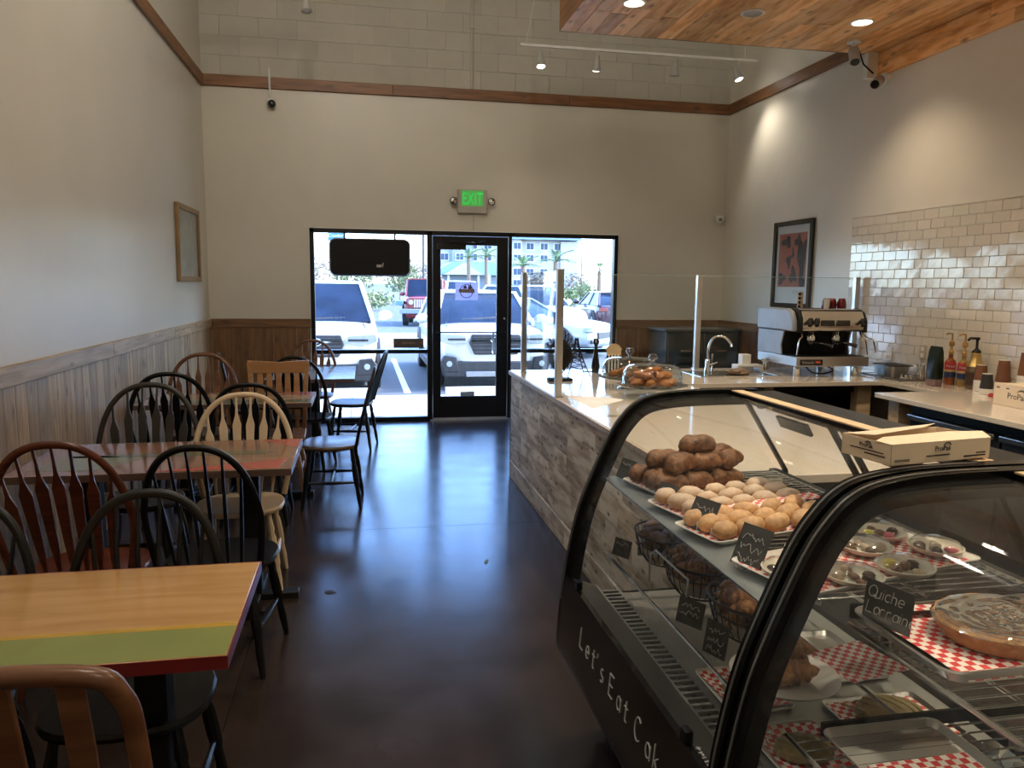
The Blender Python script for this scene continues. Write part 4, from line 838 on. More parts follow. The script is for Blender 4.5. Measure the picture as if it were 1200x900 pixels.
# stacks of paper cups
def cups(label, x, y, nw, hb, sleeve, nb=1, r=.045):
    t = thing('cup_stack', label, 'cup stack', (x, y, .905), group='stacks of paper cups')
    for k in range(nw):
        obj('cup', B().lathe([(r*.93, k*.013), (r, k*.013+.002), (r*.97, k*.013+.012)], 24), M_card, t)
    z = nw*.013
    obj('top_cup', B().lathe([(r*.98, z), (r*.72, z+hb), (r*.70, z+hb), (r*.70, z+hb-.003), (0, z+hb-.003)], 24), sleeve, t)
    obj('cup_base_rim', B().lathe([(r*.72, z+hb), (r*.73, z+hb+.004), (r*.68, z+hb+.004), (r*.68, z+hb)], 24), M_card, t)
brn = mat('sleeve_brown', (.16, .06, .025), .6, bump=.2, bscale=80)
cups('white ripple cups topped with a brown cup behind the black cup', 4.33, 4.74, 6, .105, brn)
cups('tall brown cup on white cups, middle stack at the tiles', 4.40, 4.62, 6, .15, brn, r=.048)
cups('tallest brown cup stack at the far right by the tiles', 4.405, 4.44, 11, .155, brn, r=.050)
cups('black cup upside down on white lids in front of the other cups', 4.235, 4.58, 3, .10, mat('cup_black', (.016, .015, .015), .5), r=.044)
for i, (x, y, w_) in enumerate(((4.18, 4.46, .03), (4.2, 4.42, .02))):
    tag(obj('red_lid', B().lathe([(0, 0), (.03, 0), (.032, .01), (.02, .02), (0, .022)], 18, c=(x, y, .9056)), mat('lid_red', (.35, .01, .015), .3), org=(x, y, .9056)), ('dark red thing of unclear kind, taken for a lid, behind the box on the right worktop', 'dark red lid close to the white box corner')[i], 'lid') if i == 0 else None  # unclear small red object, drawn as a lid

# boxes with ProPak print
def swoosh(parent, c, X, Y, s):
    X = Vector(X); Y = Vector(Y); c = Vector(c); P = [c+X*(s*a)+Y*(s*b) for a, b in ((-.55, .0), (-.2, .22), (.2, .26), (.5, .12), (.62, -.12))]
    obj('logo_swoosh', B().tube(smooth_path([tuple(p) for p in P], 4), [.001+.0022*math.sin(math.pi*i/16)*s/.02*.4 for i in range(17)], 5), mat('print_black', (.015, .015, .015), .6), parent)
prk = mat('print_black', (.015, .015, .015), .6)
bxm = mat('box_cream', (.66, .54, .40), .65, var=.03); bxi = mat('box_inside', (.60, .44, .26), .7)
t = thing('wrap_box', 'cream cardboard box on the right worktop by the cup stacks', 'box', (4.05, 3.95, .905), world=True)
bx0, by0 = 3.925, 4.18
b = B().prism([(3.925, 4.185), (3.905, 3.45), (4.18, 3.44), (4.20, 4.175)], .9052, 1.035); obj('carton', b, bxm, t, bev=.002)
obj('flap', B().prism([(3.93, 4.18), (3.91, 3.5), (4.05, 3.5), (4.10, 4.1)], 1.036, 1.040), bxm, t)
obj('wrap_roll', B().tube([(4.12, 4.12, 1.045), (4.10, 3.5, 1.045)], .025, 14), M_blackm, t)
dY = Vector((-.02, -.735, 0)).normalized()
text('logo', 'ProPak', .052, prk, t, Vector((3.922, 4.075, .955)), dY, (0, 0, 1)); swoosh(t, (3.917, 3.97, 1.0), dY, (0, 0, 1), .055)
for k in range(4): obj('print_mark', B().cbox((3.9235-.001*k, 4.15-k*.075, 1.015), (.002, .025, .007)), prk, t)

# ------------------------------------------------------------------ curved glass display cases
PROF = [(.83, .05), (.81, .13), (.75, .235), (.71, .285), (.678, .32), (.668, .36), (.671, .43), (.678, .516), (.689, .61), (.703, .703), (.729, .826), (.765, .933), (.838, 1.10), (.888, 1.175), (.937, 1.219), (1.002, 1.243), (1.113, 1.256), (1.30, 1.259), (1.392, 1.256), (1.44, 1.235), (1.455, 1.20)]
PS = smooth_path(PROF, 4)
def band(b, P, y0, y1, th):
    rings = []
    for i, p in enumerate(P):
        a, c = Vector(P[max(i-1, 0)]), Vector(P[min(i+1, len(P)-1)]); d = (c-a).normalized(); n = Vector((d.y, -d.x))
        q = Vector(p)+n*th; rings.append([(p[0], y0, p[1]), (p[0], y1, p[1]), (q.x, y1, q.y), (q.x, y0, q.y)])
    return b.loft(rings)
M_rib = mat('rib_black', (.004, .004, .004), .22, spec=.18)
ledgem = mat('ledge_dark', (.05, .05, .05), .3); deckm = mat('deck_steel', (.30, .31, .30), .35, .6); railm = mat('shelf_rail', (.28, .32, .33), .22, .5, var=.08)
chrm = mat('wire_chrome', (.55, .55, .54), .22, 1)
def case(label, y0, y1, wires2):
    t = thing('display_case', label, 'display case', (1.12, (y0+y1)/2, 0), world=True)
    low = [p for p in PS if p[1] <= .615 and p[0] < 1]; gls = [p for p in PS if (p[1] >= .60 and p[0] < 1.29)]
    obj('front_panel', band(B(), low, y0+.034, y1-.034, .02), M_blackg, t)
    obj('base', B().box(.86, 1.52, y0+.01, y1-.01, .0, .48), M_blackm, t)
    obj('kick_rail', B().box(.84, 1.50, y0+.02, y1-.02, .05, .09), M_black, t)
    for a, b_ in ((y0, y0+.034), (y1-.034, y1)):
        rb = obj('end_rib', band(B(), PS, a, b_, .056), M_rib, t, bev=.005)
        obj('rib_bead', band(B(), [(x-.002, z+.0015) for x, z in PS if z > .5 and x < 1.3], (a+b_)/2-.003, (a+b_)/2+.003, .003), mat('bead_grey', (.10, .10, .10), .25), rb)
        gp = [p for p in PS if p[1] > .52 and p[0] < 1.31]; poly = [(x+.02, z-.012) for x, z in gp]+[(1.30, 1.20), (1.47, .97), (1.53, .52)]
        yc = (a+b_)/2; obj('end_glass', B().prism(poly, yc-.003, yc+.003, 'y'), M_case, t)
    obj('end_panel', B().box(.70, 1.52, y0+.012, y0+.02, .30, .53).box(.70, 1.52, y1-.02, y1-.012, .30, .53), M_blackm, t)
    gin = []
    for i, p in enumerate(gls):
        a, c = Vector(gls[max(i-1, 0)]), Vector(gls[min(i+1, len(gls)-1)]); d = (c-a).normalized(); gin.append((p[0]+d.y*.014, p[1]-d.x*.014))
    fg = obj('curved_glass', band(B(), gin, y0+.034, y1-.034, .004), M_case, t)
    for yy in (y0+.16, y1-.16): obj('glass_clip', B().cbox((.70, yy, .625), (.02, .03, .03)), M_black, fg, bev=.003)
    obj('ledge', B().prism([(.695, .605), (.80, .566), (.80, .556), (.695, .585)], y0+.03, y1-.03, 'y'), ledgem, t)
    obj('grille_frame', B().box(.80, .806, y0+.03, y1-.03, .545, .566).box(.868, .88, y0+.03, y1-.03, .53, .558), deckm, t)
    gb = None; n = int((y1-y0-.08)/.030)
    for k in range(n):
        yy = y0+.05+k*.030
        if gb is None: gb = obj('grille_bar', B().box(.805, .87, y0+.045, y0+.055, .552, .560), deckm, t)
        else: o = gb.copy(); C.objects.link(o); o.location = (0, k*.030, 0)
    obj('deck', B().box(.88, 1.50, y0+.03, y1-.03, .505, .53).box(.80, .88, y0+.03, y1-.03, .49, .50), deckm, t)
    obj('header', B().box(1.287, 1.45, y0+.03, y1-.03, 1.236, 1.252), M_black, t, bev=.003); obj('header_top', B().box(1.283, 1.325, y0+.034, y1-.034, 1.252, 1.256), M_legw, t)  # header top is steel; its warm soffit reflection is put in as tan colour
    ym = (y0+y1)/2
    def rear(a, b_, o_):
        A, M_, Z = Vector((1.300+o_, 0, 1.235)), Vector((1.475+o_, 0, .965)), Vector((1.535+o_, 0, .54))
        d = obj('rear_door', B().prism([(A.x, A.z), (M_.x, M_.z), (Z.x, Z.z), (Z.x+.005, Z.z), (M_.x+.005, M_.z), (A.x+.005, A.z)], a, b_, 'y'), M_case, t)
        fb = B()
        for yy in (a, b_-.02): fb.prism([(A.x-.004, A.z), (M_.x-.004, M_.z), (Z.x-.004, Z.z), (Z.x+.01, Z.z), (M_.x+.01, M_.z), (A.x+.01, A.z)], yy, yy+.02, 'y')
        obj('stile', fb, M_black, d)
        obj('handle', B().prism([(1.318+o_, 1.195), (1.338+o_, 1.160), (1.346+o_, 1.165), (1.326+o_, 1.20)], (a+b_)/2-.09, (a+b_)/2+.09, 'y'), M_black, d)
    rear(y0+.035, ym+.02, .0); rear(ym-.02, y1-.035, .022)
    obj('rear_rail', B().box(1.51, 1.57, y0+.01, y1-.01, .48, .545).box(1.445, 1.475, y0+.03, y1-.03, .950, .968), M_black, t, bev=.003)
    for x0, x1, z, rail in ((.93, 1.445, .9655, y1 > 2), wires2):
        sh = obj('wire_shelf', B().tube([(x0, y0+.04, z), (x0, y1-.04, z)], .005, 6).tube([((x0+x1)/2, y0+.04, z-.004), ((x0+x1)/2, y1-.04, z-.004)], .004, 6).tube([(x1, y0+.04, z), (x1, y1-.04, z)], .005, 6), chrm, t)
        w0 = None; n = int((y1-y0-.1)/.0285) if not (z < .7) else 0
        for k in range(n):
            if w0 is None: w0 = obj('shelf_wire', B().tube([(x0, y0+.055, z+.003), (x1, y0+.055, z+.003)], .0021, 5), chrm, sh)
            else: o = w0.copy(); C.objects.link(o); o.location = (0, k*.0285, 0)
        if rail: obj('shelf_rail', B().prism([(.825, .948), (.925, .966), (.925, .970), (.832, .960), (.822, .955)], y0+.04, y1-.04, 'y'), railm, sh)
    return t
CA = case('black curved-glass bakery case with white hand lettering, the farther one', 1.348, 2.55, (.83, 1.46, .69, True) [:3]+(False,))
CB = case('black curved-glass display case in the right foreground with the quiche tray', .12, 1.332, (.81, 1.47, .745, False))
# lower shelf of the farther case is a glass plate on its wires
obj('glass_plate', B().box(.83, 1.46, 1.40, 2.50, .696, .701), M_case, CA)
for yy in (1.385, 2.51):
    obj('shelf_bracket', B().box(.95, 1.5, yy-.004, yy+.004, .67, .70).box(1.0, 1.5, yy-.004, yy+.004, .93, .96), M_black, CA)
chalk = mat('chalk_white', (.62, .62, .60), .8); ltr = mat('letter_white', (.50, .50, .50), .5)
# lettering on the front panel, runs towards the camera
yy = 2.275
for word, sz, wd in (("Let's", .085, .0), ('Eat', .085, 0), ('Cake', .085, 0)):
    pass
def arc(cx, cy, rx, ry, a0, a1, n=10): return [(cx+rx*math.cos(R(a0+(a1-a0)*i/n)), cy+ry*math.sin(R(a0+(a1-a0)*i/n))) for i in range(n+1)]
GL = {'L': [[(0, 1), (0, 0), (.5, 0)]], 'E': [[(.5, 1), (0, 1), (0, 0), (.5, 0)], [(0, .5), (.42, .5)]], 'C': [arc(.35, .5, .35, .5, 50, 310)], "'": [[(.05, 1), (.05, .78)]],
      'e': [[(.02, .32), (.5, .32)]+arc(.26, .32, .25, .32, 0, 310)], 't': [[(.15, .9), (.15, .08), (.22, 0), (.35, .02)], [(-.05, .62), (.38, .62)]], 's': [arc(.22, .48, .18, .16, 60, 270, 8)+arc(.22, .16, .2, .16, 90, -130, 8)],
      'a': [arc(.24, .32, .24, .32, 20, 380), [(.49, .64), (.49, 0)]], 'k': [[(0, 1), (0, 0)], [(.4, .6), (.02, .28)], [(.12, .38), (.42, 0)]], 'd': [arc(.24, .32, .24, .32, 0, 360), [(.49, 1), (.49, 0)]],
      'i': [[(.05, .62), (.05, 0)], [(.05, .86), (.05, .82)]], 'r': [[(0, .62), (0, 0)], arc(.2, .4, .2, .22, 180, 50, 6)], 'o': [arc(.25, .32, .25, .32, 0, 360)], 'n': [[(0, .62), (0, 0)], arc(.2, .38, .2, .24, 180, 0, 6)+[(.4, 0)]],
      'u': [[(0, .62), (0, .2)]+arc(.2, .22, .2, .22, 180, 360, 6)+[(.4, .62), (.4, 0)]], 'c': [arc(.24, .32, .24, .32, 50, 310)], 'h': [[(0, 1), (0, 0)], arc(.2, .38, .2, .24, 180, 0, 6)+[(.4, 0)]], 'Q': [arc(.38, .5, .38, .5, 0, 360), [(.45, .25), (.8, -.1)]]}
def strokes(name, ch, c, X, Y, h, r, m, parent):
    c = Vector(c); X = Vector(X).normalized(); Y = Vector(Y).normalized(); b = B()
    for st_ in GL[ch]: b.tube([tuple(c+X*(p[0]*h)+Y*(p[1]*h)) for p in st_], r, 4)
    o = obj(name, b, m, parent); return o
for ch, y in zip("Let'sEatCake", (2.272, 2.205, 2.14, 2.098, 2.055, 1.975, 1.905, 1.845, 1.765, 1.685, 1.632, 1.575)):
    strokes('letter', ch, (.6727, y, .468), (0, -1, 0), (.085, 0, 1), .062 if ch.isupper() else .060, .0016, ltr, CA)
text('lettering', 'true', .05, mat('badge_silver', (.5, .5, .5), .3, .5), CA, (.7005, 1.50, .596), (0, -1, 0), (.9, 0, -.35) if False else (.94, 0, .34), ext=.001, shear=.3)

# ---- tags
tagm = mat('slate_tag', (.028, .030, .031), .45)
def pricetag(label, c, w_, h_, yaw, lean, words=None, lines=2, group=None, sz=.018):
    """c = base centre; plane faces -x rotated by yaw, leaning back by lean"""
    t = thing('price_tag', label, 'price tag', c, world=True, group=group)
    c = Vector(c); X = Vector((math.sin(yaw), -math.cos(yaw), 0)); N = Vector((-math.cos(yaw), -math.sin(yaw), 0)); Y = (Vector((0, 0, 1))*math.cos(lean)-N*math.sin(lean)).normalized(); Nn = X.cross(Y)
    P = [c-X*w_/2, c+X*w_/2, c+X*w_/2+Y*h_, c-X*w_/2+Y*h_]; Q = [p-Nn*.003 for p in P]
    obj('card', B().add([tuple(p) for p in P+Q], [(0, 1, 2, 3), (7, 6, 5, 4), (0, 4, 5, 1), (1, 5, 6, 2), (2, 6, 7, 3), (3, 7, 4, 0)]), tagm, t)
    obj('stand', B().add([tuple(c-Nn*.003), tuple(c-Nn*.03), tuple(c-Nn*.003+Y*h_*.6), tuple(c-Nn*.003+X*.004), tuple(c-Nn*.03+X*.004), tuple(c-Nn*.003+Y*h_*.6+X*.004)], [(0, 1, 2), (5, 4, 3), (0, 3, 4, 1), (1, 4, 5, 2), (2, 5, 3, 0)]), tagm, t)
    if words:
        for i, wd in enumerate(words):
            p = c-X*w_*.43+Y*(h_-sz*1.15*(i+1)-.001)+Nn*.0014
            for ch in wd: strokes('chalk_letter', ch, p, X, Y+X*.15, sz*.85, .0007, chalk, t); p = p+X*sz*(.62 if ch in 'QL' else .22 if ch == 'i' else .50)
    else:
        r_ = random.Random(int(c.y*1000)); b = B()
        for i in range(lines):
            n = 13; P = [c-X*w_*.36+X*(w_*.72*k/n)+Y*(h_*(.72-.27*i)+r_.uniform(-.1, .1)*h_)+Nn*.0012 for k in range(n+1)]; b.tube([tuple(p) for p in P], .0006, 4)
        obj('chalk_scribble', b, chalk, t)
    return t
pricetag('small slate tag at the far end of the top shelf of the bakery case', (.858, 2.44, .970), .075, .07, .3, .45, lines=1)
pricetag('slate tag standing before the checkered tray of brown rolls', (.868, 2.12, .970), .075, .07, .35, .55)
pricetag('slate tag in the middle of the top shelf rail before the buns', (.862, 1.86, .970), .090, .095, .35, .5)
pricetag('slate tag with chalk words before the plates of chocolates', (.868, 1.60, .970), .088, .10, .35, .45, lines=4)

# ---- trays, paper, plates
def sheet(b, x0, x1, y0, y1, z, rot=0, amp=.003, n=8, fold=0):
    cx, cy = (x0+x1)/2, (y0+y1)/2; vs = []; fs = []
    for i in range(n+1):
        for j in range(n+1):
            x, y = x0+(x1-x0)*i/n-cx, y0+(y1-y0)*j/n-cy; xr, yr = cx+x*math.cos(rot)-y*math.sin(rot), cy+x*math.sin(rot)+y*math.cos(rot)
            e = max(abs(2*i/n-1), abs(2*j/n-1)); vs.append((xr, yr, z+amp*(1+noise.noise(Vector((xr*9, yr*9, z)))) +(fold*(e-.75)*4 if e > .75 else 0)))
    m_ = len(vs)
    vs += [(x, y, z_-.0006) for x, y, z_ in vs]
    for i in range(n):
        for j in range(n):
            a = i*(n+1)+j; fs.append((a, a+n+1, a+n+2, a+1)); fs.append((m_+a+1, m_+a+n+2, m_+a+n+1, m_+a))
    return b.add(vs, fs)
def tray(name, label, x0, x1, y0, y1, z, m, h=.012, rot=0, r_=.02, group=None):
    cx, cy = (x0+x1)/2, (y0+y1)/2; t = thing(name, label, 'tray', (cx, cy, z), rot, group); w_, d_ = x1-x0, y1-y0
    rg_ = [[(a*k, b_*k2, zz) for a, b_ in rrect(0, 0, w_, d_, r_, 4)] for k, k2, zz in ((.93, .93, 0), (1, 1, h), (1.02, 1.02, h), (1.02, 1.02, h-.002), (.99, .99, h-.002))]
    b = B().loft(rg_[:3], caps=False); b.f.append(tuple(range(len(rg_[0])))); obj('pan', b, m, t, flatsh=False)
    obj('rim', B().tube([(a*1.01, b_*1.01, h) for a, b_ in rrect(0, 0, w_, d_, r_, 4)], .003 if h > .015 else .002, 6, closed=True), m, t)
    return t
ZS = .9712
wp = mat('white_tray', (.72, .70, .66), .35)
GR = .24
def grot(x0, y0, dx, dy): return x0+dx*math.cos(GR)-dy*math.sin(GR), y0+dx*math.sin(GR)+dy*math.cos(GR)
def gtray(label, x0, y0, w_, d_, z=ZS):
    c = grot(x0, y0, w_/2, d_/2); return tray('serving_tray', label, c[0]-w_/2, c[0]+w_/2, c[1]-d_/2, c[1]+d_/2, z, wp, rot=GR)
def gpaper(label, x0, y0, w_, d_, z, amp=.003):
    c = grot(x0, y0, w_/2, d_/2); return paper(label, c[0]-w_/2, c[0]+w_/2, c[1]-d_/2, c[1]+d_/2, z, GR, amp)
gtray('white tray under the brown bread rolls at the far end of the top shelf', .90, 2.155, .34, .245)
gtray('white tray under the sugar dusted buns, middle of the top shelf', .875, 1.935, .44, .20)
gtray('white tray under the plain golden buns on the top shelf', .865, 1.735, .45, .18)
gtray('wide white tray under the plates of chocolates on the top shelf', .90, 1.395, .56, .235)
def paper(label, x0, x1, y0, y1, z, rot=0, amp=.003, fold=0, par=None):
    o = obj('checkered_paper', sheet(B(), x0, x1, y0, y1, z, rot, amp, fold=fold), M_paper, org=((x0+x1)/2, (y0+y1)/2, z)); return tag(o, label, 'paper liner', 'red and white checkered paper liners')
gpaper('checkered paper under the brown bread rolls', .91, 2.165, .32, .225, ZS+.0015)
gpaper('checkered paper under the sugar dusted buns', .885, 1.945, .42, .18, ZS+.0015)
gpaper('checkered paper raised between the two groups of buns', 1.0, 1.925, .34, .055, ZS+.030, .004)
gpaper('checkered paper under the plain golden buns', .875, 1.745, .43, .16, ZS+.0015)
gpaper('checkered paper under the plates of chocolates', .91, 1.405, .54, .215, ZS+.0015)
rg = random.Random(8)
def many(proto, spots, labels, cat, group, scl=None):
    out = []
    for i, (x, y, z, rx, ry, rz) in enumerate(spots):
        o = proto if i == 0 else proto.copy()
        if i: C.objects.link(o)
        o.location = (x, y, z); o.rotation_euler = (rx, ry, rz); k = rg.uniform(.92, 1.08); o.scale = (k, k*rg.uniform(.95, 1.05), k)
        tag(o, labels if isinstance(labels, str) else labels[i % len(labels)], cat, group); out.append(o)
    return out
def food(name, b, m): return obj(name, b, m)
def bready(name, c1, c2, sugar=0, sc_=25):
    m = wood(name, c1, c2, .6, 0, grain=1, rrand=.14, bump=.0, wash=None); t = m.node_tree; b = t.nodes['Principled BSDF']
    [n for n in t.nodes if n.type == 'MAPPING'][0].inputs['Scale'].default_value = (34, 34, 34)
    tc0 = nd(t, 'ShaderNodeTexCoord'); n = nd(t, 'ShaderNodeTexNoise', Scale=float(sc_)*2, Detail=6.0); bp = nd(t, 'ShaderNodeBump', Strength=.8, Distance=.006); t.links.new(tc0.outputs['Object'], n.inputs['Vector']); t.links.new(n.outputs[0], bp.inputs['Height']); t.links.new(bp.outputs[0], b.inputs['Normal'])
    if sugar:
        src = b.inputs['Base Color'].links[0].from_socket; geo = nd(t, 'ShaderNodeNewGeometry'); sx = nd(t, 'ShaderNodeSeparateXYZ'); tc = nd(t, 'ShaderNodeTexCoord'); t.links.new(tc.outputs['Object'], sx.inputs[0])
        n2 = nd(t, 'ShaderNodeTexNoise', Scale=60.0, Detail=4.0); ad = nd(t, 'ShaderNodeMath', operation='MULTIPLY_ADD'); ad.inputs[1].default_value = 22; t.links.new(sx.outputs[2], ad.inputs[0]); t.links.new(n2.outputs[0], ad.inputs[2])
        mr = nd(t, 'ShaderNodeMapRange'); mr.inputs[1].default_value = .45; mr.inputs[2].default_value = 1.0; mr.inputs[4].default_value = sugar; t.links.new(ad.outputs[0], mr.inputs[0])
        mx = nd(t, 'ShaderNodeMix', data_type='RGBA'); t.links.new(mr.outputs[0], mx.inputs[0]); t.links.new(src, mx.inputs[6]); mx.inputs[7].default_value = (.80, .76, .70, 1); t.links.new(mx.outputs[2], b.inputs['Base Color'])
    return m
roll = bready('crust_brown', (.24, .095, .026), (.055, .019, .006)); bun = bready('crust_bun', (.60, .33, .10), (.38, .17, .045), .15, 14); dust = bready('crust_sugar', (.50, .29, .12), (.32, .155, .055), .42, 14)
def twist(rx, ry, rz, seed=1):
    b = B(); vs = []; n, k = 18, 14; rings = []
    for i in range(k+1):
        u = i/k*2-1; r_ = max(0, 1-abs(u)**3.2)**.5; ring = []
        for j in range(n):
            a = 2*math.pi*j/n; w_ = 1+.05*math.sin(3*a+u*5)+.16*noise.noise(Vector((u*3, math.cos(a)*1.5+seed, math.sin(a)*1.5)))
            ring.append((u*rx, math.cos(a)*ry*r_*w_+.012*math.sin(u*2+seed), rz+math.sin(a)*rz*r_*w_))
        rings.append(ring)
    return b.loft(rings)
sp = []
for zz, n_, k_, ox, oy in ((0, 3, 3, .055, .04), (.050, 2, 3, .10, .07), (.095, 1, 1, .20, .12)):
    for r in range(n_):
        for k in range(k_):
            x, y = grot(.90, 2.165, ox+k*.108+rg.uniform(-.008, .008), oy+r*.075+rg.uniform(-.006, .006)); sp.append((x, y, ZS+.006+zz, rg.uniform(-.12, .12), rg.uniform(-.1, .1), GR+rg.uniform(-.4, .4)))
many(food('bread_roll', twist(.062, .036, .030), roll), sp, ['%s dark brown bread roll from the glass, %s layer, %s row' % (('first', 'second', 'third')[k], l, r) for l, rr_, kk in (('bottom', ('front', 'middle', 'back'), 3), ('second', ('front', 'back'), 3)) for r in rr_ for k in range(kk)]+['single dark brown bread roll on top of the pile'], 'bread roll', 'brown bread rolls on the top shelf')
sp = []
for r in range(3):
    for k in range(5): x, y = grot(.875, 1.935, .05+k*.086+(r % 2)*.012+rg.uniform(-.006, .006), .035+r*.064+rg.uniform(-.005, .005)); sp.append((x, y, ZS+.025, rg.uniform(-.15, .15), rg.uniform(-.15, .15), GR+rg.uniform(-.4, .4)))
ORD = ('first', 'second', 'third', 'fourth', 'fifth')
many(food('sugar_bun', B().ell((0, 0, 0), (.043, .029, .026), 18, 12, bump=.10, seed=3, pw=.8), dust), sp, ['%s sugar dusted bun from the glass in the %s row' % (ORD[k], ('front', 'middle', 'back')[r]) for r in range(3) for k in range(5)], 'bun', 'sugar dusted buns')
sp = []
for r in range(3):
    for k in range(5): x, y = grot(.865, 1.735, .05+k*.087+(r % 2)*.012+rg.uniform(-.005, .005), .032+r*.058+rg.uniform(-.004, .004)); sp.append((x, y, ZS+.026, rg.uniform(-.12, .12), rg.uniform(-.12, .12), GR+rg.uniform(-.45, .45)))
many(food('golden_bun', B().ell((0, 0, 0), (.043, .027, .027), 18, 12, bump=.08, seed=7, pw=.8), bun), sp, ['%s plain golden bun from the glass in the %s row' % (ORD[k], ('front', 'middle', 'back')[r]) for r in range(3) for k in range(5)], 'bun', 'plain golden buns')
for i, (x0, y0, dy) in enumerate(((.865, 1.735, .061), (.865, 1.735, .119), (.875, 1.935, .067), (.875, 1.935, .131))):
    a, b_ = grot(x0, y0, .03, dy), grot(x0, y0, .40, dy)
    o = board('paper_divider', None, ((a[0]+b_[0])/2, (a[1]+b_[1])/2, ZS+.016), (b_[0]-a[0], b_[1]-a[1], 0), (0, 0, 1), .37, .022, .0012, wp)
    tag(o, ('front white paper divider between rows of golden buns', 'rear white paper divider between rows of golden buns', 'front white paper divider between rows of sugar buns', 'rear white paper divider between rows of sugar buns')[i], 'divider')
# plates of chocolates
cream = mat('plate_cream', (.66, .62, .52), .4)
chs = [mat('choc_dark', (.035, .015, .008), .35), mat('choc_pink', (.62, .12, .18), .4), mat('choc_yellow', (.75, .62, .08), .4), mat('choc_milk', (.17, .08, .04), .4, var=.4, scale=60), mat('choc_white', (.58, .45, .33), .4, var=.25, scale=60), mat('choc_green', (.30, .36, .08), .45)]
def film(t, r_, h, c=(0, 0, 0)):
    vs = []; b = B().lathe([(r_, h*.55), (r_*.85, h*.85), (r_*.5, h*1.05), (0, h)], 22, c=c, cap=False); b.v = [(x, y, z+.004*noise.noise(Vector((x*60, y*60, z*40)))) for x, y, z in b.v]
    return obj('cling_film', b, glassmat('cling_film', (.98, .98, .98), 1.6, .05), t)
plates = [(1.315, 1.585, 'back plate of chocolates with a yellow one, farthest right on the top shelf', (0, 3, 2, 1, 3)), (1.375, 1.465, 'large right plate of chocolates at the tray edge', (4, 3, 0, 1, 4)), (1.235, 1.455, 'plate of chocolates with a yellow macaron nearest the case end', (2, 3, 4, 0, 3)),
          (1.085, 1.46, 'plate of light chocolates behind the black rib', (4, 3, 0, 4, 3)), (.985, 1.54, 'plate with a pink chocolate beside the slate tag', (1, 3, 4, 0, 3)), (1.12, 1.60, 'plate of dark chocolates with a green one', (3, 0, 5, 2, 1)), (1.225, 1.60-.005, 'film covered plate of chocolates in the middle of the group', (4, 4, 3, 0, 4))]
pp = ((1.315, 1.725), (1.375, 1.60), (1.205, 1.49), (1.055, 1.46), (.935, 1.515), (1.055, 1.62), (1.205, 1.63))
plates = [(pp[i][0], pp[i][1], plates[i][2], plates[i][3]) for i in range(7)]
chp = [B().ell((0, 0, .014), (.021, .017, .014), 12, 8, bump=.08), B().ell((0, 0, .010), (.024, .013, .010), 12, 8), B().lathe([(.0, 0), (.019, 0), (.02, .006), (.017, .011), (.02, .016), (.015, .022), (0, .023)], 16)]
for i, (x, y, lab, cols) in enumerate(plates):
    s = .93
    R0 = .067*s; t = thing('plate', 'cream '+lab, 'plate', (x, y, ZS+.0065))
    obj('dish', B().lathe([(0, .002), (R0*.62, .002), (R0*.9, .013), (R0, .018), (R0*1.03, .0175), (R0*.93, .008), (R0*.66, 0), (0, 0)], 32), cream, t)
    film(t, R0*.97, .034)
    for k, ci in enumerate(cols):
        a = k*1.257+i; px, py = x+R0*.52*math.cos(a), y+R0*.52*math.sin(a)
        if k == 4: px, py = x, y
        if k < 4: a = k*1.571+i; px, py = x+R0*.55*math.cos(a), y+R0*.55*math.sin(a)
        o = obj('chocolate', chp[(k+i) % 3], chs[ci]); o.location = (px, py, ZS+.0085+(.0 if k < 4 else .002)); o.rotation_euler.z = a; o.scale = (.72, .72, .8)
        tag(o, ('dark', 'pink', 'yellow', 'milk', 'pale', 'green')[ci]+' chocolate on the '+lab.split(',')[0], 'chocolate', 'chocolates on plate: '+lab.split(' of ')[0]+' %s' % ('abcdefg'[i]) if False else 'chocolates on the cream plates')
# lower shelf baskets
def basket(label, x, y, rot, sx=.14, sy=.11):
    t = thing('wire_basket', label, 'basket', (x, y, .7035), rot, 'black wire baskets on the lower shelf')
    def ring(k, z, r_): return B().tube([(sx*k*math.cos(a*math.pi/14), sy*k*math.sin(a*math.pi/14), z) for a in range(28)], r_, 6, closed=True)
    obj('rim', ring(1, .10, .004), M_black, t); obj('upper_ring', ring(.93, .068, .003), M_black, t); obj('base_ring', ring(.62, .004, .003), M_black, t)
    rb = B()
    for a in range(28):
        c_, s_ = math.cos(a*math.pi/14), math.sin(a*math.pi/14); rb.tube([(sx*c_*.62, sy*s_*.62, .004), (sx*c_*.85, sy*s_*.85, .035), (sx*c_*.93, sy*s_*.93, .068), (sx*c_, sy*s_, .10)], .0018, 4)
    obj('ribs', rb, M_black, t); obj('liner', B().lathe([(0, .006), (.55, .006), (.78, .03), (.86, .055)], 28, sx=sx, sy=sy, cap=False), mat('liner_white', (.45, .43, .40), .7), t); return t
basket('black oval wire basket of dark pastries at the far end of the lower shelf', .985, 2.36, R(90), .12, .095); basket('black wire basket of golden pastries in the middle of the lower shelf', .985, 2.09, R(90), .13, .10); basket('black wire basket of pastries behind the croissant plate', 1.0, 1.80, R(90), .135, .105)
cro = bready('crust_croissant', (.42, .20, .06), (.16, .06, .02)); drkp = bready('crust_dark', (.16, .06, .03), (.05, .018, .01))
def croissant(L_=.06, r0=.022):
    P = []; rr = []
    for i in range(15):
        u = i/14*2-1; P.append((u*L_, -.022*u*u, r0)); rr.append(max(.004, r0*(1-abs(u)**2.2)+.003)*(1.0+.13*(1 if i % 2 else -1)))
    return B().tube(P, rr, 12)
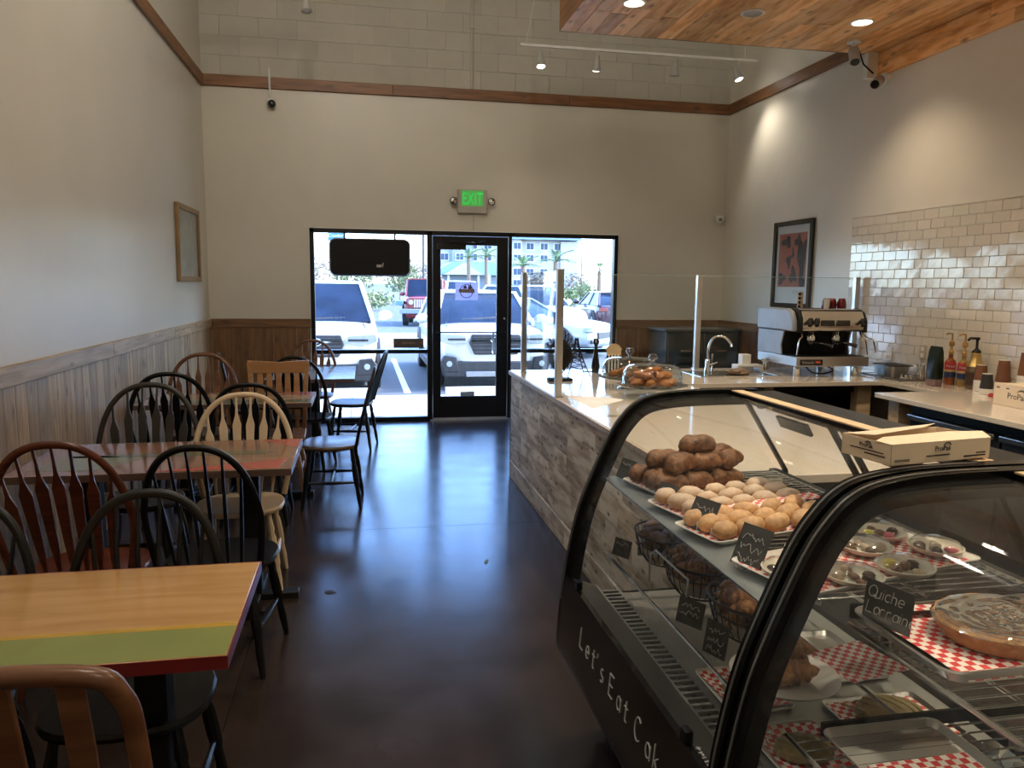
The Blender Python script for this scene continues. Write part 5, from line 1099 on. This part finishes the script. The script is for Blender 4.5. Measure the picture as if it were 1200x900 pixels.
def pile(cx, cy, z, n, rad, hmax, wx=1, wy=1):
    sp = []
    for i in range(n):
        a = i*2.4; r_ = rad*math.sqrt((i % 7+.3)/7); lv = i//7
        sp.append((cx+r_*math.cos(a)*wx, cy+r_*math.sin(a)*wy, z+lv*hmax+rg.uniform(0, .004), rg.uniform(-.3, .3), rg.uniform(-.3, .3), rg.uniform(0, 6.28)))
    return sp
many(food('dark_pastry', twist(.042, .022, .017, 3), drkp), pile(.985, 2.36, .728, 21, .075, .028, .85, 1.15), ['dark chocolate coloured pastry in the farthest wire basket'+(', bottom layer', ', middle layer', ', on top')[i//7] for i in range(21)], 'pastry', 'dark pastries in the far basket')
many(food('pastry', croissant(.045, .019), cro), pile(.985, 2.09, .728, 21, .08, .028, .85, 1.15), ['golden brown pastry in the middle wire basket'+(', bottom layer', ', middle layer', ', on top')[i//7] for i in range(21)], 'pastry', 'pastries in the middle basket')
many(food('pastry', croissant(.045, .019), cro), pile(1.0, 1.80, .728, 21, .08, .028, .85, 1.15), ['brown pastry in the nearest wire basket'+(', bottom layer', ', middle layer', ', on top')[i//7] for i in range(21)], 'pastry', 'pastries in the nearest basket')
t = thing('plate', 'white scalloped plate of croissants at the near end of the lower shelf', 'plate', (.965, 1.565, .7035)); obj('dish', B().lathe([(0, .002), (.08, .002), (.115, .014), (.125, .016), (.12, .01), (.085, 0), (0, 0)], 36), wp, t)
many(food('croissant', croissant(.062, .026), cro), [(.93, 1.60, .712, 0, 0, .5), (.96, 1.53, .712, 0, .1, 2.6), (1.01, 1.60, .712, 0, 0, 1.4), (.97, 1.57, .748, .1, 0, .2), (.92, 1.545, .712, 0, 0, 1.9)], 'large golden croissant on the white plate of the lower shelf', 'croissant', 'croissants on the white plate')
paper('checkered paper behind the croissant plate', 1.09, 1.27, 1.52, 1.68, .7037, .2, .006)
o = obj('checkered_paper', sheet(B(), 1.05, 1.17, 1.47, 1.72, 0, 0, .004), M_paper); 
bpy.data.objects.remove(o)
# metal wire handles over the middle basket
for i, y in enumerate((2.22, 1.95)):
    pass
t = thing('card_rail', 'bent clear card rail standing before the middle wire baskets', 'card rail', (.86, 1.95, .703), world=True)
obj('frame', B().tube([(.87, 2.19, .704), (.87, 2.19, .79), (.88, 2.17, .81), (.88, 1.93, .81), (.87, 1.91, .79), (.87, 1.91, .704)], .0035, 7), M_steel, t)
pricetag('blue-grey slate tag at the far end of the lower shelf', (.852, 2.42, .703), .075, .06, .5, .3, lines=1); pricetag('slate tag before the middle basket on the lower shelf', (.86, 1.875, .703), .085, .07, .5, .25); pricetag('slate tag with chalk words before the croissant plate', (.85, 1.70, .703), .07, .085, .4, .2, lines=4)
# bottom deck of the farther case
tray('serving_tray', 'white tray with checkered paper low on the deck of the bakery case', .91, 1.09, 1.70, 1.93, .5305, wp); paper('checkered paper on the deck tray below the slate tags', .92, 1.08, 1.71, 1.92, .533, .05, .006, fold=.006)
tray('serving_tray', 'white deck tray with a flat bread nearest the black rib', .91, 1.10, 1.42, 1.64, .5305, wp); paper('checkered paper under the flat bread on the near deck tray', .92, 1.09, 1.43, 1.63, .533, -.05, .006, fold=.006)
conm = bready('concha', (.38, .29, .12), (.26, .18, .06))
def concha():
    b = B().lathe([(0, 0), (.05, 0), (.062, .012), (.056, .028), (.035, .04), (0, .044)], 26)
    for k in range(6): b.tube([(r_, 0, 0) for r_ in ()] or [((-.055+.018*k)+.01*math.cos(s*.4), -.045+.09*s/8, .020+.024*max(0, 1-((-.055+.018*k)/.06)**2-((-.045+.09*s/8)/.055)**2)**.5) for s in range(9)], .0022, 5)
    return b
for i, (x, y, z, lab, s) in enumerate(((1.0, 1.52, .5385, 'striped yellow sweet bread on the near deck tray', 1), (1.0, 1.80, .5385, 'striped sweet bread on the far deck tray', .9), (1.30, 1.62, .5385, 'striped oval sweet bread on the rear deck tray', 1.25), (1.02, 1.21, .7555, 'yellow striped sweet bread on the lower wire shelf of the near case', 1))):
    if i == 3: continue
    o = obj('sweet_bread', concha(), conm); o.location = (x, y, z); o.scale = (s*1.15, s*.9, s*.8); tag(o, lab, 'bread')
tray('serving_tray', 'metal tray at the back of the deck with a striped sweet bread', 1.17, 1.44, 1.43, 1.72, .5305, M_tray); paper('checkered paper under the striped bread on the rear deck tray', 1.18, 1.43, 1.52, 1.71, .533, 0, .004)
tray('serving_tray', 'empty metal tray lying on the rear deck', 1.17, 1.44, 1.80, 2.10, .5305, M_tray)
# lower wire shelf of near case: papers, breads
tray('serving_tray', 'shallow metal tray with paper on the lower wire shelf of the near case', .87, 1.12, 1.03, 1.27, .7495, M_tray)
paper('checkered paper on the lower wire shelf of the near case', .89, 1.10, 1.05, 1.16, .753, .05, .004)
# quiche tray on the near case
tray('sheet_pan', 'aluminium sheet pan holding the quiche in the near display case', .935, 1.42, 1.03, 1.295, ZS, M_tray, h=.024, r_=.03)
o = paper('checkered paper under the quiche', .975, 1.36, 1.035, 1.285, ZS+.004, 0, .003)
o = paper('corner of checkered paper rising behind the quiche', 1.0, 1.30, 1.265, 1.292, ZS+.02, 0, .003)
q_ = thing('quiche', 'film wrapped quiche with browned top on checkered paper', 'quiche', (1.165, 1.16, ZS+.008))
cr = []; qx, qy = .135, .112
for i in range(40):
    a = i*math.pi/20
crust = B()
prof = [(0, 0), (.80, 0), (.86, .004), (.97, .026), (1.0, .036), (.97, .041), (.93, .037), (.91, .031)]
crust.lathe(prof, 44, sx=qx, sy=qy); crust.v = [(x*(1+.02*math.sin(24*math.atan2(y, x))*(z > .02)), y*(1+.02*math.sin(24*math.atan2(y, x))*(z > .02)), z) for x, y, z in crust.v]
obj('crust', crust, bready('quiche_crust', (.50, .30, .12), (.34, .17, .06)), q_)
fl_ = B().lathe([(.925, .031), (.7, .036), (.4, .039), (0, .039)], 40, sx=qx, sy=qy); fl_.v = [(x, y, z+.004*noise.noise(Vector((x*40, y*40, 1)))) for x, y, z in fl_.v]
obj('filling', fl_, bready('quiche_top', (.42, .20, .06), (.07, .025, .01), 0, 50), q_)
fm = B(); n = 26; vs = []
for i in range(n+1):
    for j in range(40):
        r_ = i/n*1.02; a = j*math.pi/20; x, y = qx*r_*math.cos(a), qy*r_*math.sin(a); vs.append((x, y, .044-.012*max(0, r_-.9)*10*.6+.0035*noise.noise(Vector((x*90, y*55, 3)))+.0028*noise.noise(Vector((x*170, y*120, 9)))))
fs = [(i*40+j, i*40+(j+1) % 40, (i+1)*40+(j+1) % 40, (i+1)*40+j) for i in range(n) for j in range(40)]
obj('cling_film', fm.add(vs, fs), glassmat('cling_wrap', (.98, .97, .95), 6.0, haze=.06), q_)
pricetag('slate tag reading quiche in chalk at the end of the sheet pan', (.965, 1.235, ZS+.010), .10, .08, .30, .12, words=('Quiche', 'Lorraine'), sz=.027)
# water bottles on the deck of the near case
wb0 = None; k_ = 0
for r in range(2):
    for k in range(7):
        x, y = 1.0+k*.062, 1.255-r*.075
        if wb0 is None:
            wb0 = thing('water_bottle', '', 'bottle', (x, y, .5305)); obj('body', B().lathe([(.0, 0), (.028, 0), (.03, .01), (.03, .10), (.026, .125), (.012, .15), (.012, .16)], 18), glassmat('bottle_clear', (.80, .86, .90), 2.5, .05), wb0)
            obj('cap', B().lathe([(.0145, .155), (.0145, .172), (0, .173)], 16), M_white, wb0); obj('label', B().lathe([(.0305, .04), (.0305, .085)], 18), mat('label_bluewhite', (.12, .22, .55), .5), wb0); o = wb0
        else: o = dup(wb0, (x, y, .5305))
        tag(o, '%s white-capped water bottle from the left, %s row in the near case' % (ORD[k] if k < 5 else ('sixth', 'seventh')[k-5], ('far', 'near')[r]), 'bottle', 'water bottles in the near case')
# wrap box on the case top
t = thing('wrap_box', 'open cream cardboard wrap box on top of the display cases', 'box', (1.05, 1.362, 1.2605), R(9))
L_, D_, H_ = .275, .135, .043
obj('carton', B().box(0, L_, 0, .0015, 0, H_).box(0, L_, D_-.0015, D_, 0, H_).box(0, .0015, 0, D_, 0, H_).box(L_-.0015, L_, 0, D_, 0, H_).box(0, L_, 0, D_, 0, .0015), bxm, t)
def flp(pts, m=bxm):
    P = [Vector(p) for p in pts]; Q = [p-Vector((0, 0, .0014)) for p in P]; n = len(P)
    obj('flap', B().add([tuple(p) for p in P+Q], [tuple(range(n)), tuple(range(2*n-1, n-1, -1))]+[(i, n+i, n+(i+1) % n, (i+1) % n) for i in range(n)]), m, t)
flp([(0, 0, H_+.001), (L_, 0, H_+.001), (L_+.01, .03, H_+.009), (L_-.06, .055, H_+.007), (.04, .062, H_+.003), (-.002, .04, H_+.002)]); flp([(0, D_, H_+.001), (L_-.03, D_, H_+.001), (L_-.03, D_-.02, H_+.014), (.18, D_-.05, H_+.013), (.03, D_-.06, H_+.006)])
text('logo', 'ProPak', .0155, prk, t, (.117, -.0008, .0235), (1, 0, 0), (0, 0, 1), ext=.0003); swoosh(t, (.150, -.001, .036), (1, 0, 0), (0, 0, 1), .016)
text('logo', 'ProPak', .013, prk, t, (-.0008, .085, .026), (0, -1, 0), (0, 0, 1), ext=.0003); swoosh(t, (-.001, .062, .036), (0, -1, 0), (0, 0, 1), .012)
for a in ((.095, .16, -.0008, .0, .013, .0155), (.2, .262, -.0008, 0, .006, .009), (.235, .262, -.0008, 0, .012, .0145), (.01, .05, -.0008, 0, .010, .011), (.01, .05, -.0008, 0, .007, .008), (-.0008, 0, .02, .11, .020, .022), (-.0008, 0, .015, .07, .013, .0155)): obj('print_line', B().box(*a), prk, t)

# ------------------------------------------------------------------ outdoors
asph = mat('asphalt', (.085, .09, .10), .85, var=.12, scale=3, bump=.3, bscale=60); conc = mat('concrete_pale', (.52, .49, .44), .85, var=.06, scale=2)
gr = struct('ground', B().box(-60, 120, 11.35, 260, -.25, -.012), asph)
sw = struct('pavement', B().box(-30, 30, YB+.25, 11.35, -.3, -.02), M_joint)
for i in range(-5, 8):
    board('paving_slab', sw, (i*1.5+.6, (YB+11.60)/2-.02, -.03), (0, 1, 0), (1, 0, 0), 1.9, 1.49, .06, conc)
struct('lot_surface', B().box(-40, 100, 19.0, 26.0, -.02, -.006), mat('asphalt_light', (.26, .26, .26), .85, var=.05))
wl_ = mat('line_white', (.75, .75, .72), .7)
for i, x in enumerate((-2.2, .66, 3.55, 6.4, 9.3)): struct('parking_line', B().box(x-.05, x+.05, 11.6, 17.0, -.012, -.008), wl_)
for i, x in enumerate((-.7, 2.05, 5.0)):
    tag(obj('wheel_stop', B().prism([(-.08, 0), (.08, 0), (.05, .12), (-.05, .12)], x-.85, x+.85, 'x'), conc, org=(0, 0, 0)), ('left', 'middle', 'right')[i]+' concrete wheel stop at the edge of the pavement', 'wheel stop', 'concrete wheel stops').location = (0, 11.30, -.012)

rub = mat('tyre', (.02, .02, .021), .8); rimm = mat('alloy', (.45, .46, .48), .3, .8); cgl = mat('car_glass', (.012, .022, .045), .12, spec=.16, var=.45, scale=2.5); hl = mat('headlamp', (.55, .58, .62), .12, .3, coat=.6); blkp = mat('black_trim', (.03, .03, .033), .5)
def car(name, label, loc, deg, paint, L_=4.55, w=.92, hood=.98, belt=1.05, roof=1.62, ws=(1.2, 1.95), rear=(4.0, 4.5), wr=.36, kind='suv', nose=.80, gh=.69, sill=.25):
    t = thing(name, label, 'car', (loc[0], loc[1], -.012), R(deg)); cabin_end = rear[1]
    st = [(0.0, .32, nose-.08, .62), (.10, .24, nose, .86), (.45, sill, (nose+hood)/2+.03, .96), (ws[0], sill, hood, 1.0), (L_*.5, sill, belt, 1.0), (rear[1]-.1, sill, belt, .99), (L_-.12, .28, belt-.03, .90), (L_, .36, belt-.12, .72)]
    if kind == 'saloon': st[5] = (rear[1], sill, belt-.02, .99)
    rings = []
    for y, zb, zt, k in st:
        W = w*k; f = 1 if y < ws[0]+.1 else 0; m_ = (zb+zt)/2
        half = [(0, zb), (W*.86, zb), (W*.97, zb+.10), (W, m_), (W*.985, zt-.16), (W*.93, zt-.04), (W*.80, zt+.0), (W*.4, zt+.025*f), (0, zt+.03*f)]
        rings.append([(x, y, z) for x, z in half]+[(-x, y, z) for x, z in half[-2:0:-1]])
    body = obj('body', B().loft(rings), paint, t, sub=1)
    # cabin
    def cab(y, z, x): return y, z, x
    A = [(ws[0], belt-.04, w*.90), (ws[1], roof-.03, w*gh), (rear[0], roof-.03, w*gh), (rear[1], belt-.04, w*.90)]
    def ringc(y, z, x, n=7): return [(x*(i/(n-1)*2-1), y-(.10*(1-(i/(n-1)*2-1)**2) if y < 3 else -.06*(1-(i/(n-1)*2-1)**2)), z+.02*(1-(i/(n-1)*2-1)**2)) for i in range(n)]
    low = [(-A[0][2], A[0][0], A[0][1]), (A[0][2], A[0][0], A[0][1]), (A[3][2], A[3][0], A[3][1]), (-A[3][2], A[3][0], A[3][1])]
    hi = [(-A[1][2], A[1][0], A[1][1]), (A[1][2], A[1][0], A[1][1]), (A[2][2], A[2][0], A[2][1]), (-A[2][2], A[2][0], A[2][1])]
    g = obj('windows', B().add(low+hi, [(0, 1, 5, 4), (1, 2, 6, 5), (2, 3, 7, 6), (3, 0, 4, 7), (4, 5, 6, 7)]), cgl, t)
    rf = [[(x*k, y, z) for (x, y, z) in [(-A[1][2]-.015, A[1][0]-.02, 0), (A[1][2]+.015, A[1][0]-.02, 0), (A[2][2]+.015, A[2][0]+.03, 0), (-A[2][2]-.015, A[2][0]+.03, 0)] for z in (zz,)] for k, zz in ((1, roof-.045), (1, roof-.02), (.9, roof), (.5, roof+.012))]
    obj('roof', B().loft(rf), paint, t, bev=.01)
    pl = B()
    for s in (-1, 1):
        pl.tube([(s*A[0][2], A[0][0], A[0][1]), (s*A[1][2], A[1][0], A[1][1])], .035, 8).tube([(s*A[3][2], A[3][0], A[3][1]), (s*A[2][2], A[2][0], A[2][1])], .05, 8)
        ym = (A[1][0]+A[2][0])/2; pl.tube([(s*w*.905, ym, A[0][1]), (s*(A[1][2]+.005), ym, A[1][1])], .03, 8)
    obj('pillars', pl, paint, t)
    wp0 = None
    for s in (-1, 1):
        for y in (.82, L_-.85):
            wh = obj('wheel', B().tube([(s*(w-.20), y, wr), (s*(w+.005), y, wr)], wr, 28), rub, t, bev=.03)
            obj('rim', B().tube([(s*(w-.02), y, wr), (s*(w+.012), y, wr)], wr*.62, 10), rimm, wh)
            obj('arch', B().prism([(y+(wr+.07)*math.cos(a), wr+(wr+.07)*math.sin(a)) for a in [math.pi*i/14 for i in range(15)]]+[(y-(wr+.07), sill), (y+(wr+.07), sill)], s*(w-.06), s*(w+.002), 'x'), blkp, wh)
        m = obj('mirror', B().ell((s*(w+.10), ws[0]+.28, belt+.05), (.12, .07, .085), 12, 8), paint, t); 
        obj('side_trim', B().box(min(s*w*.9, s*(w+.008)), max(s*w*.9, s*(w+.008)), 1.2, L_-1.25, sill-.02, sill+.10), blkp, t)
    return t
white = mat('car_white', (.70, .70, .69), .2, coat=.6, var=0); pearl = mat('car_pearl', (.64, .63, .60), .2, coat=.6, var=0); silver = mat('car_silver', (.55, .57, .60), .22, .3, coat=.6, var=0); navy = mat('car_navy', (.05, .11, .22), .2, coat=.6, var=0); burg = mat('car_burgundy', (.06, .02, .03), .2, coat=.6, var=0); jred = mat('car_red', (.20, .014, .014), .25, coat=.5, var=0)
def front_suv(t, w, gy, zt, zb, gw, emblem=True, lowblk=True):
    g = obj('grille', B().prism([(-gw*.80, zb), (gw*.80, zb), (gw, (zb+zt)/2+.02), (gw*.9, zt), (-gw*.9, zt), (-gw, (zb+zt)/2+.02)], gy-.04, gy+.06, 'y'), blkp, t, bev=.015)
    for k in range(5):
        z = zb+(zt-zb)*(k+.7)/5.4; obj('grille_bar', B().box(-gw*.86, gw*.86, gy-.055, gy-.035, z-.008, z+.008), mat('grille_grey', (.12, .12, .13), .3, .5), g)
    obj('chrome_bar', B().box(-gw*.92, gw*.92, gy-.06, gy-.04, zt-.11, zt-.085), M_chrome, g)
    if emblem: obj('emblem', B().tube([(.085*math.cos(a*math.pi/12), gy-.065, (zt+zb)/2+.06+.05*math.sin(a*math.pi/12)) for a in range(24)], .009, 6, closed=True), M_chrome, g)
    for s in (-1, 1):
        h = obj('headlamp', B().prism([(s*(gw+.02), zt-.13), (s*(gw+.05), zt-.01), (s*w*.93, zt+.02), (s*w*.95, zt-.10), (s*w*.80, zt-.15)], gy-.02, gy+.16, 'y'), hl, t, bev=.01)
        obj('lamp_detail', B().box(*sorted((s*(gw+.06), s*w*.80)), gy-.025, gy-.015, zt-.09, zt-.06), blkp, h)
        f = obj('fog_surround', B().prism([(s*w*.62, zb-.26), (s*w*.86, zb-.26), (s*w*.94, zb-.13), (s*w*.86, zb-.02), (s*w*.66, zb-.04)], gy-.035, gy+.1, 'y'), blkp, t, bev=.01)
        obj('fog_lamp', B().tube([(s*w*.78, gy-.045, zb-.14), (s*w*.78, gy-.03, zb-.14)], .045, 14), hl, f)
    obj('bumper_lower', B().prism([(-w*.86, .20), (w*.86, .20), (w*.90, .40), (w*.6, zb-.10), (-w*.6, zb-.10), (-w*.90, .40)], gy-.02, gy+.3, 'y'), blkp, t, bev=.03)
    obj('skid_plate', B().box(-w*.5, w*.5, gy-.04, gy+.1, .215, .30), mat('plate_silver', (.4, .4, .41), .35, .6), t, bev=.01)
    obj('hood_seam', B().tube([(-w*.80, .10, zt+.055), (-w*.72, 1.0, .985+.02)], .006, 5).tube([(w*.80, .10, zt+.055), (w*.72, 1.0, .985+.02)], .006, 5), blkp, t)
    for s in (-1, 1): obj('wiper', B().tube([(s*.1-.3, 1.08, 1.06), (s*.1+.3, 1.15, 1.09)], .008, 5), blkp, t)
a = car('white_suv', 'white SUV parked facing the left window', (-.66, 11.45), 0, white, hood=1.0, belt=1.06, roof=1.66, nose=.90, w=.93); front_suv(a, .93, .02, .88, .56, .40)
obj('roof_rail', B().tube([(-.6, 2.1, 1.68), (-.6, 3.9, 1.68)], .018).tube([(.6, 2.1, 1.68), (.6, 3.9, 1.68)], .018), navy, a)
a = car('white_suv', 'pearl white SUV with black cladding parked facing the glass door', (2.03, 11.75), 0, pearl, hood=.97, belt=1.0, roof=1.52, nose=.90, w=.93, ws=(1.15, 1.85)); front_suv(a, .93, .02, .87, .56, .42)
a = car('red_offroader', 'red off-road car with slotted grille facing the window across the lot', (2.28, 30.0), -8, jred, L_=4.2, w=.80, hood=1.12, belt=1.18, roof=1.84, ws=(1.35, 1.6), rear=(3.9, 4.1), wr=.42, nose=1.10, gh=.86, sill=.5)
g = obj('grille_panel', B().box(-.52, .52, -.06, .08, .70, 1.10), jred, a, bev=.02)
for k in range(7): obj('grille_slot', B().box(-.30+k*.087, -.25+k*.087, -.07, -.055, .74, 1.04), mat('slot_light', (.55, .56, .58), .3), g)
for s in (-1, 1):
    obj('headlamp', B().tube([(s*.42, -.08, .93), (s*.42, -.05, .93)], .09, 18), hl, a); obj('fender', B().prism([(-.10, .80), (.0, .98), (1.3, .98), (1.4, .75), (1.3, .86), (.0, .86)], s*.72, s*1.0, 'x'), navy, a, bev=.02)
obj('bumper', B().box(-.85, .85, -.22, -.08, .50, .68), mat('bumper_grey', (.22, .24, .28), .5), a, bev=.02)
a = car('silver_coupe', 'silver low coupe parked nose to the right beyond the counter glass', (5.5, 16.9), 48, silver, L_=4.7, w=.93, hood=.86, belt=.92, roof=1.32, ws=(1.65, 2.4), rear=(3.2, 4.1), wr=.34, nose=.72, kind='saloon')
obj('grille', B().box(-.5, .5, -.01, .05, .46, .60), blkp, a, bev=.01)
for s in (-1, 1):
    obj('headlamp', B().prism([(s*.50, .60), (s*.84, .62), (s*.84, .72), (s*.52, .70)], -.0, .22, 'y'), hl, a, bev=.01); obj('fog_surround', B().box(*sorted((s*.52, s*.80)), -.0, .06, .36, .44), blkp, a, bev=.01)
car('blue_suv', 'blue-roofed white wagon behind the silver coupe', (6.35, 23.2), 22, white, roof=1.62, w=.93)
obj('roof_panel', B().box(-.6, .6, 2.0, 3.9, 1.635, 1.65), navy, bpy.data.objects['blue_suv'])
a = car('dark_hatchback', 'dark burgundy car seen from behind at the right edge of the window', (9.0, 29.5), 176, burg, roof=1.42, hood=.95, belt=1.0, w=.92, rear=(3.6, 4.3))
obj('number_plate', B().box(-.26, .26, 4.55, 4.59, .62, .80), M_card, a)
for s in (-1, 1): obj('tail_lamp', B().box(*sorted((s*.55, s*.86)), 4.44, 4.54, .78, .90), jred, a, bev=.01)
car('white_pickup', 'white pickup behind the pearl SUV seen through the door', (4.9, 36.0), 3, white, L_=5.2, roof=1.8, w=.97, rear=(3.2, 3.4))
car('white_van', 'white car far off at the left behind the white SUV', (-4.2, 24.0), 90, white, roof=1.5)

# hotel
hw = mat('hotel_wall', (.42, .40, .36), .85, var=.02); hw2 = mat('hotel_wall_grey', (.22, .25, .27), .85, var=.02); hr = mat('hotel_roof', (.20, .30, .40), .7); hwin = mat('hotel_glass', (.06, .08, .12), .3, spec=.2)
t = thing('hotel_building', 'four storey pale hotel with blue-grey roof beyond the parking lot', 'building', (29, 150, 0))
obj('main_wall', B().box(-15, 9.5, 0, 14, 0, 10.4), hw, t); obj('projecting_bay', B().box(-1.8, 1.5, -1.2, 0, 0, 10.4), hw, t); obj('projecting_bay', B().box(9.5, 13, -.8, 14, 0, 10.2), hw, t); obj('projecting_bay', B().box(-12, -8, -1.2, 0, 0, 10.4), hw2, t)
obj('ground_floor_band', B().box(-15.02, 9.52, -.06, 0, 0, 2.7), hw2, t)
obj('roof', B().prism([(-15.6, 10.4), (13.6, 10.4), (12.5, 11.8), (-14.5, 11.8)], -1.6, 14.5, 'y'), hr, t)
for x in (-10, -.1, 8.5): obj('gable', B().prism([(x-2.6, 10.4), (x+2.6, 10.4), (x, 12.0)], -2.0, 2, 'y'), hr, t)
for r, z in enumerate((2.0, 4.2, 6.87, 9.15)):
    for k in range(9):
        x = -13.3+k*2.8
        y = -1.2 if (-1.8 < x-.6 and x+.6 < 1.5) or (-12 < x < -8) else 0
        f = obj('window', B().box(x-.85, x+.85, y-.10, y+.05, z-.75, z+.75), M_card, t)
        obj('pane', B().box(x-.70, x-.04, y-.14, y-.09, z-.60, z+.62).box(x+.04, x+.70, y-.14, y-.09, z-.60, z+.62), hwin, f)
t = thing('porch_building', 'low hotel porch with a blue gabled roof behind the palms', 'building', (13.3, 104, 0))
obj('wall', B().box(-3, 5, 0, 5, 0, 2.9), hw2, t); obj('roof', B().prism([(-4.2, 2.9), (6.2, 2.9), (4, 4.6), (-1.5, 4.6)], -1, 6, 'y'), hr, t); obj('gable', B().prism([(-2.6, 2.9), (2.6, 2.9), (0, 4.5)], -1.6, 0, 'y'), hw, t)
for x in (-2, 2, 3.5): obj('column', B().box(x-.15, x+.15, -1.3, -1, 0, 2.9), hw, t)
# roadside sign
t = thing('hotel_sign', 'blue roadside hotel sign above the television', 'sign', (-2.67, 90, 0)); obj('panel', B().box(-.95, .95, -.1, .1, 6.3, 7.6), mat('sign_blue', (.02, .16, .42), .5), t); obj('pole', B().tube([(0, 0, 0), (0, 0, 6.3)], .14), blkp, t)
text('lettering', 'Comfort', .52, M_card, t, (0, -.12, 6.72), (1, 0, 0), (0, 0, 1), align='CENTER', ext=.01)
for i, (x, y, h, lab) in enumerate(((3.5, 45, 4.6, 'dark thin lamp post beyond the red off-roader'), (23.8, 83, 5.2, 'thin lamp post before the hotel at right'))):
    t = thing('lamp_post', lab, 'lamp post', (x, y, 0)); obj('pole', B().tube([(0, 0, 0), (0, 0, h+1)], .07), blkp, t); obj('lamp', B().box(-.5, .1, -.12, .12, h+1, h+1.1), blkp, t)
# palms
trk = mat('palm_trunk', (.22, .14, .09), .9, var=.3, scale=6, stretch=(1, 1, 4), bump=.5, bscale=12); frm = mat('palm_frond', (.13, .20, .06), .6, var=.3, rrand=.25); bsh = mat('bush_leaf', (.17, .20, .08), .7, var=.4, rrand=.1); tre = mat('bare_twigs', (.30, .23, .17), .9, var=.3)
def palm(label, x, y, h, s=1):
    t = thing('palm_tree', label, 'palm tree', (x, y, 0), group='palms before the hotel'); obj('trunk', B().tube([(0, 0, 0), (.05, 0, h*.5), (0, 0, h)], [.34*s, .26*s, .22*s], 9), trk, t)
    b = B(); n = 10
    for i in range(n):
        u = i/n; x0, z0 = 2.1*u*s, (.8*u-1.25*u*u)*s; u2 = (i+1)/n; x1, z1 = 2.1*u2*s, (.8*u2-1.25*u2*u2)*s; b.tube([(x0, 0, z0), (x1, 0, z1)], .02, 4)
        for sd in (-1, 1): lw = .5*s*math.sin(math.pi*min(.95, u+.12)); b.add([(x0, 0, z0), (x0+.13*s, 0, z0), (x0+.22*s, sd*lw, z0-.10*s)], [(0, 1, 2)])
    f0 = None
    for k in range(16):
        if f0 is None: f0 = obj('frond', b, frm, t); o = f0
        else: o = f0.copy(); C.objects.link(o)
        o.location = (0, 0, h); o.rotation_euler = (0, -.75 if k % 2 else -.15, k*2.4); o.scale = (1, 1, 1)
for x, y, h, s, lab in ((10.85, 80, 4.35, .78, 'left palm of the pair before the porch'), (12.7, 80, 4.45, .78, 'right palm of the pair before the porch'), (16.6, 80, 3.6, .9, 'left palm before the hotel in the right window'), (19.6, 95, 3.9, .8, 'small palm close behind the left hotel palm'), (20.1, 80, 4.1, 1.05, 'largest palm in the middle of the hotel front'), (24.9, 80, 3.1, .9, 'bare-looking palm at the right edge of the window')): palm(lab, x, y, h, s)
def foliage(label, x, y, r, h, m, n, cat='tree', leaf=.14, trunk=True, seed=0):
    t = thing('tree' if trunk else 'bush', label, cat, (x, y, 0)); rr = random.Random(seed); b = B()
    for i in range(n):
        d = Vector((rr.gauss(0, 1), rr.gauss(0, 1), rr.gauss(0, 1))).normalized()*rr.uniform(.4, 1); c = Vector((d.x*r, d.y*r, (h*.62 if trunk else h*.45)+d.z*h*(.38 if trunk else .42))); u = Vector((rr.gauss(0, 1), rr.gauss(0, 1), rr.gauss(0, 1))).normalized()*leaf*rr.uniform(.6, 1.3); v = u.cross(Vector((rr.gauss(0, 1), rr.gauss(0, 1), .3))).normalized()*leaf*.6
        b.add([c-u, c+v, c+u, c-v], [(0, 1, 2, 3)])
    obj('foliage', b, m, t, kind='stuff', flatsh=True)
    tk = B().tube([(0, 0, 0), (.05, 0, h*.5)], [.12, .07], 7)
    for k in range(7): a = k*.9; tk.tube([(.03, 0, h*.3), (r*.5*math.cos(a), r*.5*math.sin(a), h*.62), (r*.75*math.cos(a), r*.75*math.sin(a), h*.8)], [.05, .025, .01], 5)
    obj('trunk' if trunk else 'stems', tk, tre, t)
for i, (x, y, r, h, m, n) in enumerate(((-4.3, 62, 2.4, 4.2, tre, 900), (-.6, 66, 2.2, 3.6, bsh, 900), (2.9, 60, 1.4, 3.6, bsh, 700), (4.6, 64, 2.0, 3.8, tre, 800), (13.7, 60, 1.2, 2.6, tre, 500), (21.8, 78, 1.6, 3.0, tre, 500))):
    foliage(('bare twiggy tree at the far left of the window', 'green bushy tree behind the television', 'green tree beside the thin lamp post', 'bare tree right of the lamp post', 'bare tree behind the pickup', 'bare tree between the hotel palms')[i], x, y, r, h, m, n, seed=i)
for i, (x, y, r, h) in enumerate(((-1.6, 45, 1.3, 1.7), (.6, 48, 1.5, 1.5), (9.0, 50, .9, 1.7), (13.4, 52, .7, 1.8), (16.3, 56, 1.0, 2.3), (15.0, 55, .6, 1.7))):
    foliage(('low bush at the lot edge behind the white SUV', 'wide low bush left of the red off-roader', 'low bush behind the pickup', 'round bush before the hotel', 'yellow-green bush at the right window edge', 'small round bush beside the yellow-green one')[i], x, y, r, h, bsh, 500, 'bush', .12, False, 20+i)
struct('lot_wall', B().box(-40, 8, 70, 70.3, 0, 1.6), hw)

# small things on the floor
tag(obj('leaf', B().prism([(.691, 4.283), (.708, 4.318), (.715, 4.353), (.698, 4.343), (.685, 4.313)], .0005, .003), mat('leaf_green', (.05, .09, .03), .6), org=(.7, 4.31, .0005)), 'small dry green leaf lying on the floor in the aisle', 'leaf')
tag(obj('floor_plug', B().lathe([(0, 0), (.028, 0), (.03, .001), (.026, .0025), (0, .002)], 20, c=(-.18, 4.01, .0003)), mat('plug_dark', (.03, .03, .03), .45, .5), org=(-.18, 4.01, .0003)), 'small round dark plug set in the floor beside the cream chair', 'floor plug')
